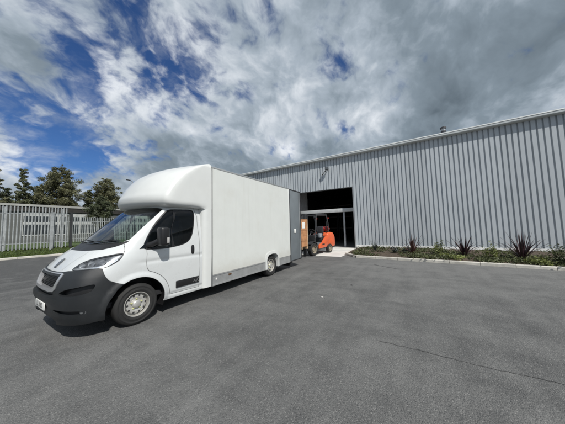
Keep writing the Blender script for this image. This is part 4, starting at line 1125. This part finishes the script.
# ---- wheels
def wheel_meshes():
    tb = bmesh.new()
    add_lathe_x(tb, [(-.105, .205), (-.112, .225), (-.115, .28), (-.105, .322), (-.085, .339), (-.05, .344), (0, .345), (.05, .344), (.085, .339), (.104, .322), (.111, .305), (.117, .300), (.117, .286), (.112, .280), (.113, .25), (.117, .244), (.114, .225), (.104, .205)], 48)
    rb = bmesh.new()
    add_lathe_x(rb, [(-.10, .20), (.098, .206), (.106, .200), (.104, .191), (.06, .186), (.015, .182), (.012, .166), (.05, .160), (.068, .154), (.076, .12), (.070, .098), (.062, .085), (.062, .068)], 48)
    hb = bmesh.new()
    add_lathe_x(hb, [(.055, .068), (.085, .066), (.098, .058), (.105, .04), (.106, .001)], 24)
    return tb, rb, hb
tb, rb, hb = wheel_meshes()
def wheel(parent, c, sgn, nuts=True):
    first = not hasattr(wheel, 'me')
    if first:
        wheel.me = []
        for nm, bm_, mt in (('tyre', tb, M_rubber), ('rim', rb, M_rim), ('hub_cap', hb, M_rim)):
            o = bm_obj(nm, bm_, mt, None, smooth=True, loc=(0, 0, 0), autosharp=40); wheel.me.append((nm, o.data)); bpy.data.objects.remove(o)
        for k in range(10):
            t = 2*math.pi*k/10; bm = bmesh.new()
            add_lathe_x(bm, [(.0735, .0005), (.0745, .016), (.066, .019)], 12, c=(0, .141*math.cos(t), .141*math.sin(t)))
            o = bm_obj('rim_hole', bm, M_seam, None, loc=(0, 0, 0)); wheel.me.append(('rim_hole', o.data)); bpy.data.objects.remove(o)
        for k in range(5):
            t = 2*math.pi*(k+.25)/5; bm = bmesh.new()
            add_lathe_x(bm, [(.06, .013), (.086, .011), (.088, .0005)], 10, c=(0, .083*math.cos(t), .083*math.sin(t)))
            o = bm_obj('wheel_nut', bm, M_yellow, None, smooth=True, loc=(0, 0, 0), autosharp=40); wheel.me.append(('wheel_nut', o.data)); bpy.data.objects.remove(o)
    off = wloc(parent)
    root = None
    for nm, me in wheel.me:
        o = bpy.data.objects.new('wheel' if nm == 'tyre' else nm, me); COL.objects.link(o)
        if root is None:
            root = o; o.parent = parent; o.location = Vector(c)-off
            if sgn < 0: o.rotation_euler = (0, 0, math.pi)
        else: o.parent = root
    return root
for sgn in (1, -1):
    wheel(van, tv(sgn*.905, WY0, WZ), sgn); wheel(van, tv(sgn*.90, WY1, WZ), sgn)
    # arch liner
    bm = bmesh.new(); rr = []
    for x in (sgn*.62, sgn*1.0):
        rr.append([bm.verts.new(tv(x, WY0+.475*math.cos(t), WZ+.47*math.sin(t))) for t in [R(-20)+R(220)*k/24 for k in range(25)]])
    for k in range(24): bm.faces.new((rr[0][k], rr[0][k+1], rr[1][k+1], rr[1][k]))
    bm.faces.new(rr[0])
    bm_obj('arch_liner', bm, M_blackp, van)
box('underbody_light_block', tv(-.78, 1.35, .26), tv(.78, 1.44, .6), M_blackp, van)  # dark panel added to block light under the cab
box('sill_step', tv(-.985, 2.37, .262), tv(.985, 3.16, .30), M_blackp, van)
# chassis rails and axle under the box
for sx in (-.5, .5): box('chassis_rail', tv(sx-.04, 2.4, .20), tv(sx+.04, 7.0, .30), M_blackp, van)
tube('rear_axle', [tv(-.8, WY1, WZ), tv(.8, WY1, WZ)], .05, M_blackp, van)
tube('front_axle', [tv(-.8, WY0, WZ), tv(.8, WY0, WZ)], .05, M_blackp, van)

# ---- fibreglass pod over the cab
HX = 1.07                      # half width of the box body
BY0, BY1 = 3.40, 7.14          # box front and rear
pod_F = pchip([2.075, 2.10, 2.14, 2.20, 2.28, 2.40, 2.55, 2.70, 2.82, 2.92, 3.0, 3.07, 3.13, 3.19], [2.24, 2.15, 2.10, 2.07, 2.065, 2.11, 2.185, 2.29, 2.405, 2.54, 2.69, 2.87, 3.08, 3.398])
pod_C = pchip([2.075, 2.12, 2.24, 2.436, 2.59, 2.80, 2.954, 3.09, 3.15, 3.19], [2.50, 2.37, 2.33, 2.41, 2.514, 2.697, 2.896, 3.14, 3.28, 3.399])
pod_S = pchip([2.075, 2.10, 2.14, 2.2, 2.9, 3.07, 3.14, 3.19], [.97, 1.02, 1.055, HX, HX, HX-.004, HX-.03, HX-.09])
ZP = [2.075, 2.083, 2.095, 2.11, 2.13, 2.155, 2.18]+list(np.linspace(2.21, 3.0, 26))+[3.02, 3.04, 3.06, 3.08, 3.10, 3.12, 3.14, 3.155, 3.168, 3.18, 3.19]
V, Fc = [], []
NX = 29
rows = []
for z in ZP:
    F, C, S = pod_F(z), pod_C(z), pod_S(z)
    half = []
    for i in range(NX):
        q = (i/(NX-1))
        x = S*q; half.append([x, F+(C-F)*q**2.25])
    for i in range(1, 9):
        yy = C+(BY0-C)*i/8; half.append([S+((HX-S)*sstep(yy, 3.02, 3.20) if z < 2.5 else 0), yy])
    for it_ in range(2):      # soften the crease
        h2 = [p[:] for p in half]
        for i in range(NX-5, NX+3):
            h2[i] = [(half[i-1][k]+2*half[i][k]+half[i+1][k])/4 for k in range(2)]
        half = h2
    full = [(-p[0], p[1]) for p in half[::-1]]+[(p[0], p[1]) for p in half[1:]]
    rows.append([len(V)+k for k in range(len(full))]); V += [tv(p[0], p[1], z) for p in full]
for i in range(len(rows)-1):
    for k in range(len(rows[0])-1): Fc.append([rows[i][k], rows[i][k+1], rows[i+1][k+1], rows[i+1][k]])
# underside: draw in towards the middle of the cab roof
nb = len(rows[0]); c0 = len(V)
for k in range(nb):
    p = V[rows[0][k]]; V.append((TX+(p[0]-TX)*.85, 2.35+(p[1]-2.35)*.6 if p[1] < 2.35 else p[1]+.0, 2.10))
for k in range(nb-1): Fc.append([c0+k, c0+k+1, rows[0][k+1], rows[0][k]])
mesh_obj('overcab_pod', V, Fc, M_grp, van, smooth=True, autosharp=55)
# corner fairings between cab and box
for sgn in (1, -1):
    pr = []
    for (x, y) in ((.80, 3.165), (.985, 3.17), (1.02, 3.18), (1.05, 3.21), (1.066, 3.25), (HX, 3.30), (HX, 3.398), (.80, 3.398)): pr.append((sgn*x, y))
    V = []; zz = (.275, 1.0, 1.7, 2.074)
    for z in zz: V += [tv(p[0]-(.02*sgn if z < .3 else 0), p[1], z) for p in pr]
    n = len(pr); Fc = [[i*n+k, i*n+(k+1) % n, (i+1)*n+(k+1) % n, (i+1)*n+k] for i in range(len(zz)-1) for k in range(n)]+[list(range(n))[::-1], [3*n+k for k in range(n)]]
    mesh_obj('corner_fairing', V, Fc, M_grp, van, smooth=True, autosharp=50)
# ---- box body
BT = 3.105
for sgn in (1, -1):
    def bx(nm, x0, x1, y0, y1, z0, z1, mt, bev=.0, par=van):
        return box(nm, tv(min(sgn*x0, sgn*x1), y0, z0), tv(max(sgn*x0, sgn*x1), y1, z1), mt, par, bev)
    if True:   # side panel with the wheel arch cut away
        AY0, AY1, AZ = 5.52, 6.30, .77
        arc = [(WY1+(.335)*math.copysign(abs(math.cos(t))**.85, math.cos(t)), .42+.31*abs(math.sin(t))**.85) for t in [math.pi*k/16 for k in range(17)]][::-1]
        out = [(BY0+.025, .53)]+[(WY1-.40, .53)]+[(WY1-.405, .62), (WY1-.36, .74), (WY1-.25, .81), (WY1, .835), (WY1+.25, .81), (WY1+.36, .74), (WY1+.405, .62), (WY1+.40, .53)]+[(BY1-.09, .53), (BY1-.09, BT-.03), (BY0+.025, BT-.03)]
        V = [tv(sgn*(HX-.0), y, z) for y, z in out]+[tv(sgn*(HX-.04), y, z) for y, z in out]
        n = len(out); sp = mesh_obj('side_panel', V, [list(range(n))]+[[i, (i+1) % n, n+(i+1) % n, n+i] for i in range(n)], M_panel, van)
        # white arch surround
        outer = [(WY1-.398, .27), (WY1-.398, .528), (WY1-.403, .62), (WY1-.358, .738), (WY1-.25, .807), (WY1, .832), (WY1+.25, .807), (WY1+.358, .738), (WY1+.403, .62), (WY1+.398, .528), (WY1+.398, .27)]
        inner = [(WY1-.32, .27), (WY1-.325, .45), (WY1-.325, .56), (WY1-.285, .66), (WY1-.2, .72), (WY1, .742), (WY1+.2, .72), (WY1+.285, .66), (WY1+.325, .56), (WY1+.325, .45), (WY1+.32, .27)]
        V = []
        for pr, ox in ((outer, .0), (outer, .016), (inner, .022), (inner, -.25)): V += [tv(sgn*(HX+ox), y, z) for y, z in pr]
        n = len(outer); Fc = [[r*n+i, r*n+i+1, (r+1)*n+i+1, (r+1)*n+i] for r in range(3) for i in range(n-1)]
        Fc += [[0, n, 2*n, 3*n], [n-1, 2*n-1, 3*n-1, 4*n-1]]
        mesh_obj('wheel_arch_surround', V, Fc, M_grp, van, smooth=True, autosharp=50)
        tube('wheel_well', [tv(sgn*(HX-.42), WY1, WZ), tv(sgn*(HX-.30), WY1, WZ)], .40, M_blackp, van, 20)
    bx('skirt', HX-.03, HX-.006, BY0+.025, WY1-.40, .272, .528, M_alu)
    bx('skirt', HX-.03, HX-.006, WY1+.40, BY1-.03, .272, .528, M_alu)
    bx('skirt_rail', HX-.006, HX+.004, BY0+.025, WY1-.40, .272, .30, M_alu)
    bx('skirt_rail', HX-.006, HX+.004, BY0+.025, WY1-.40, .50, .528, M_alu)
    bx('front_seam', HX-.02, HX+.004, BY0, BY0+.025, .272, BT, M_trimgrey)
    bx('roof_rail', HX-.045, HX+.006, BY0, BY1, BT-.03, BT+.012, M_alu, .004)
    bx('rear_post', HX-.06, HX+.008, BY1-.09, BY1-.03, .535, BT-.032, M_grp, .006)
    bx('rear_frame', HX-.06, HX+.010, BY1-.028, BY1+.03, .272, BT-.032, mat('dark_rear_frame', (.05, .053, .057), .5), .004)
    bx('marker_lamp', HX-.0055, HX+.012, 3.93, 4.02, .43, .465, mat('amber_lens', (.10, .05, .02), .3))
    bx('skirt_roundel', HX-.0055, HX+.002, 3.52, 3.56, .40, .44, M_plate)
box('roof', tv(-HX+.05, BY0, BT-.02), tv(HX-.05, BY1, BT+.02), M_panel, van)
box('floor', tv(-.74, BY0+.03, .30), tv(.74, BY1-.02, .36), M_alu, van)
box('front_wall', tv(-HX+.06, BY0-.01, .36), tv(HX-.06, BY0+.03, BT-.02), M_panel, van)
for sx in (-1, 1):      # rear barn doors swung open in line with the sides
    x0 = sx*(HX-.055); x1 = sx*(HX-.012)
    dr = box('rear_door', tv(min(x0, x1), BY1+.035, .30), tv(max(x0, x1), BY1+.925, BT-.02), M_door, van, bev=.006)
    xo = sx*(HX-.012)
    for (ya, yb, za, zb) in ((BY1+.02, BY1+.052, .29, BT-.01), (BY1+.905, BY1+.945, .29, BT-.01), (BY1+.052, BY1+.905, .28, .315), (BY1+.052, BY1+.905, BT-.045, BT-.008)):
        box('door_edging', tv(min(xo-sx*.05, xo+sx*.008), ya, za), tv(max(xo-sx*.05, xo+sx*.008), yb, zb), M_seam, dr)
    box('door_latch', tv(min(xo, xo+sx*.02), BY1+.34, 1.36), tv(max(xo, xo+sx*.02), BY1+.47, 1.52), M_plate, dr, bev=.006)
    tube('lock_rod', [tv(xo+sx*.016, BY1+.80, .34), tv(xo+sx*.016, BY1+.80, BT-.06)], .012, M_alu, dr, 8)
box('rear_step', tv(-HX+.02, BY1-.01, .22), tv(HX-.02, BY1+.16, .30), M_blackp, van, bev=.01)
box('underrun_bar', tv(-HX+.05, BY1+.02, .12), tv(HX-.05, BY1+.07, .21), M_blackp, van)
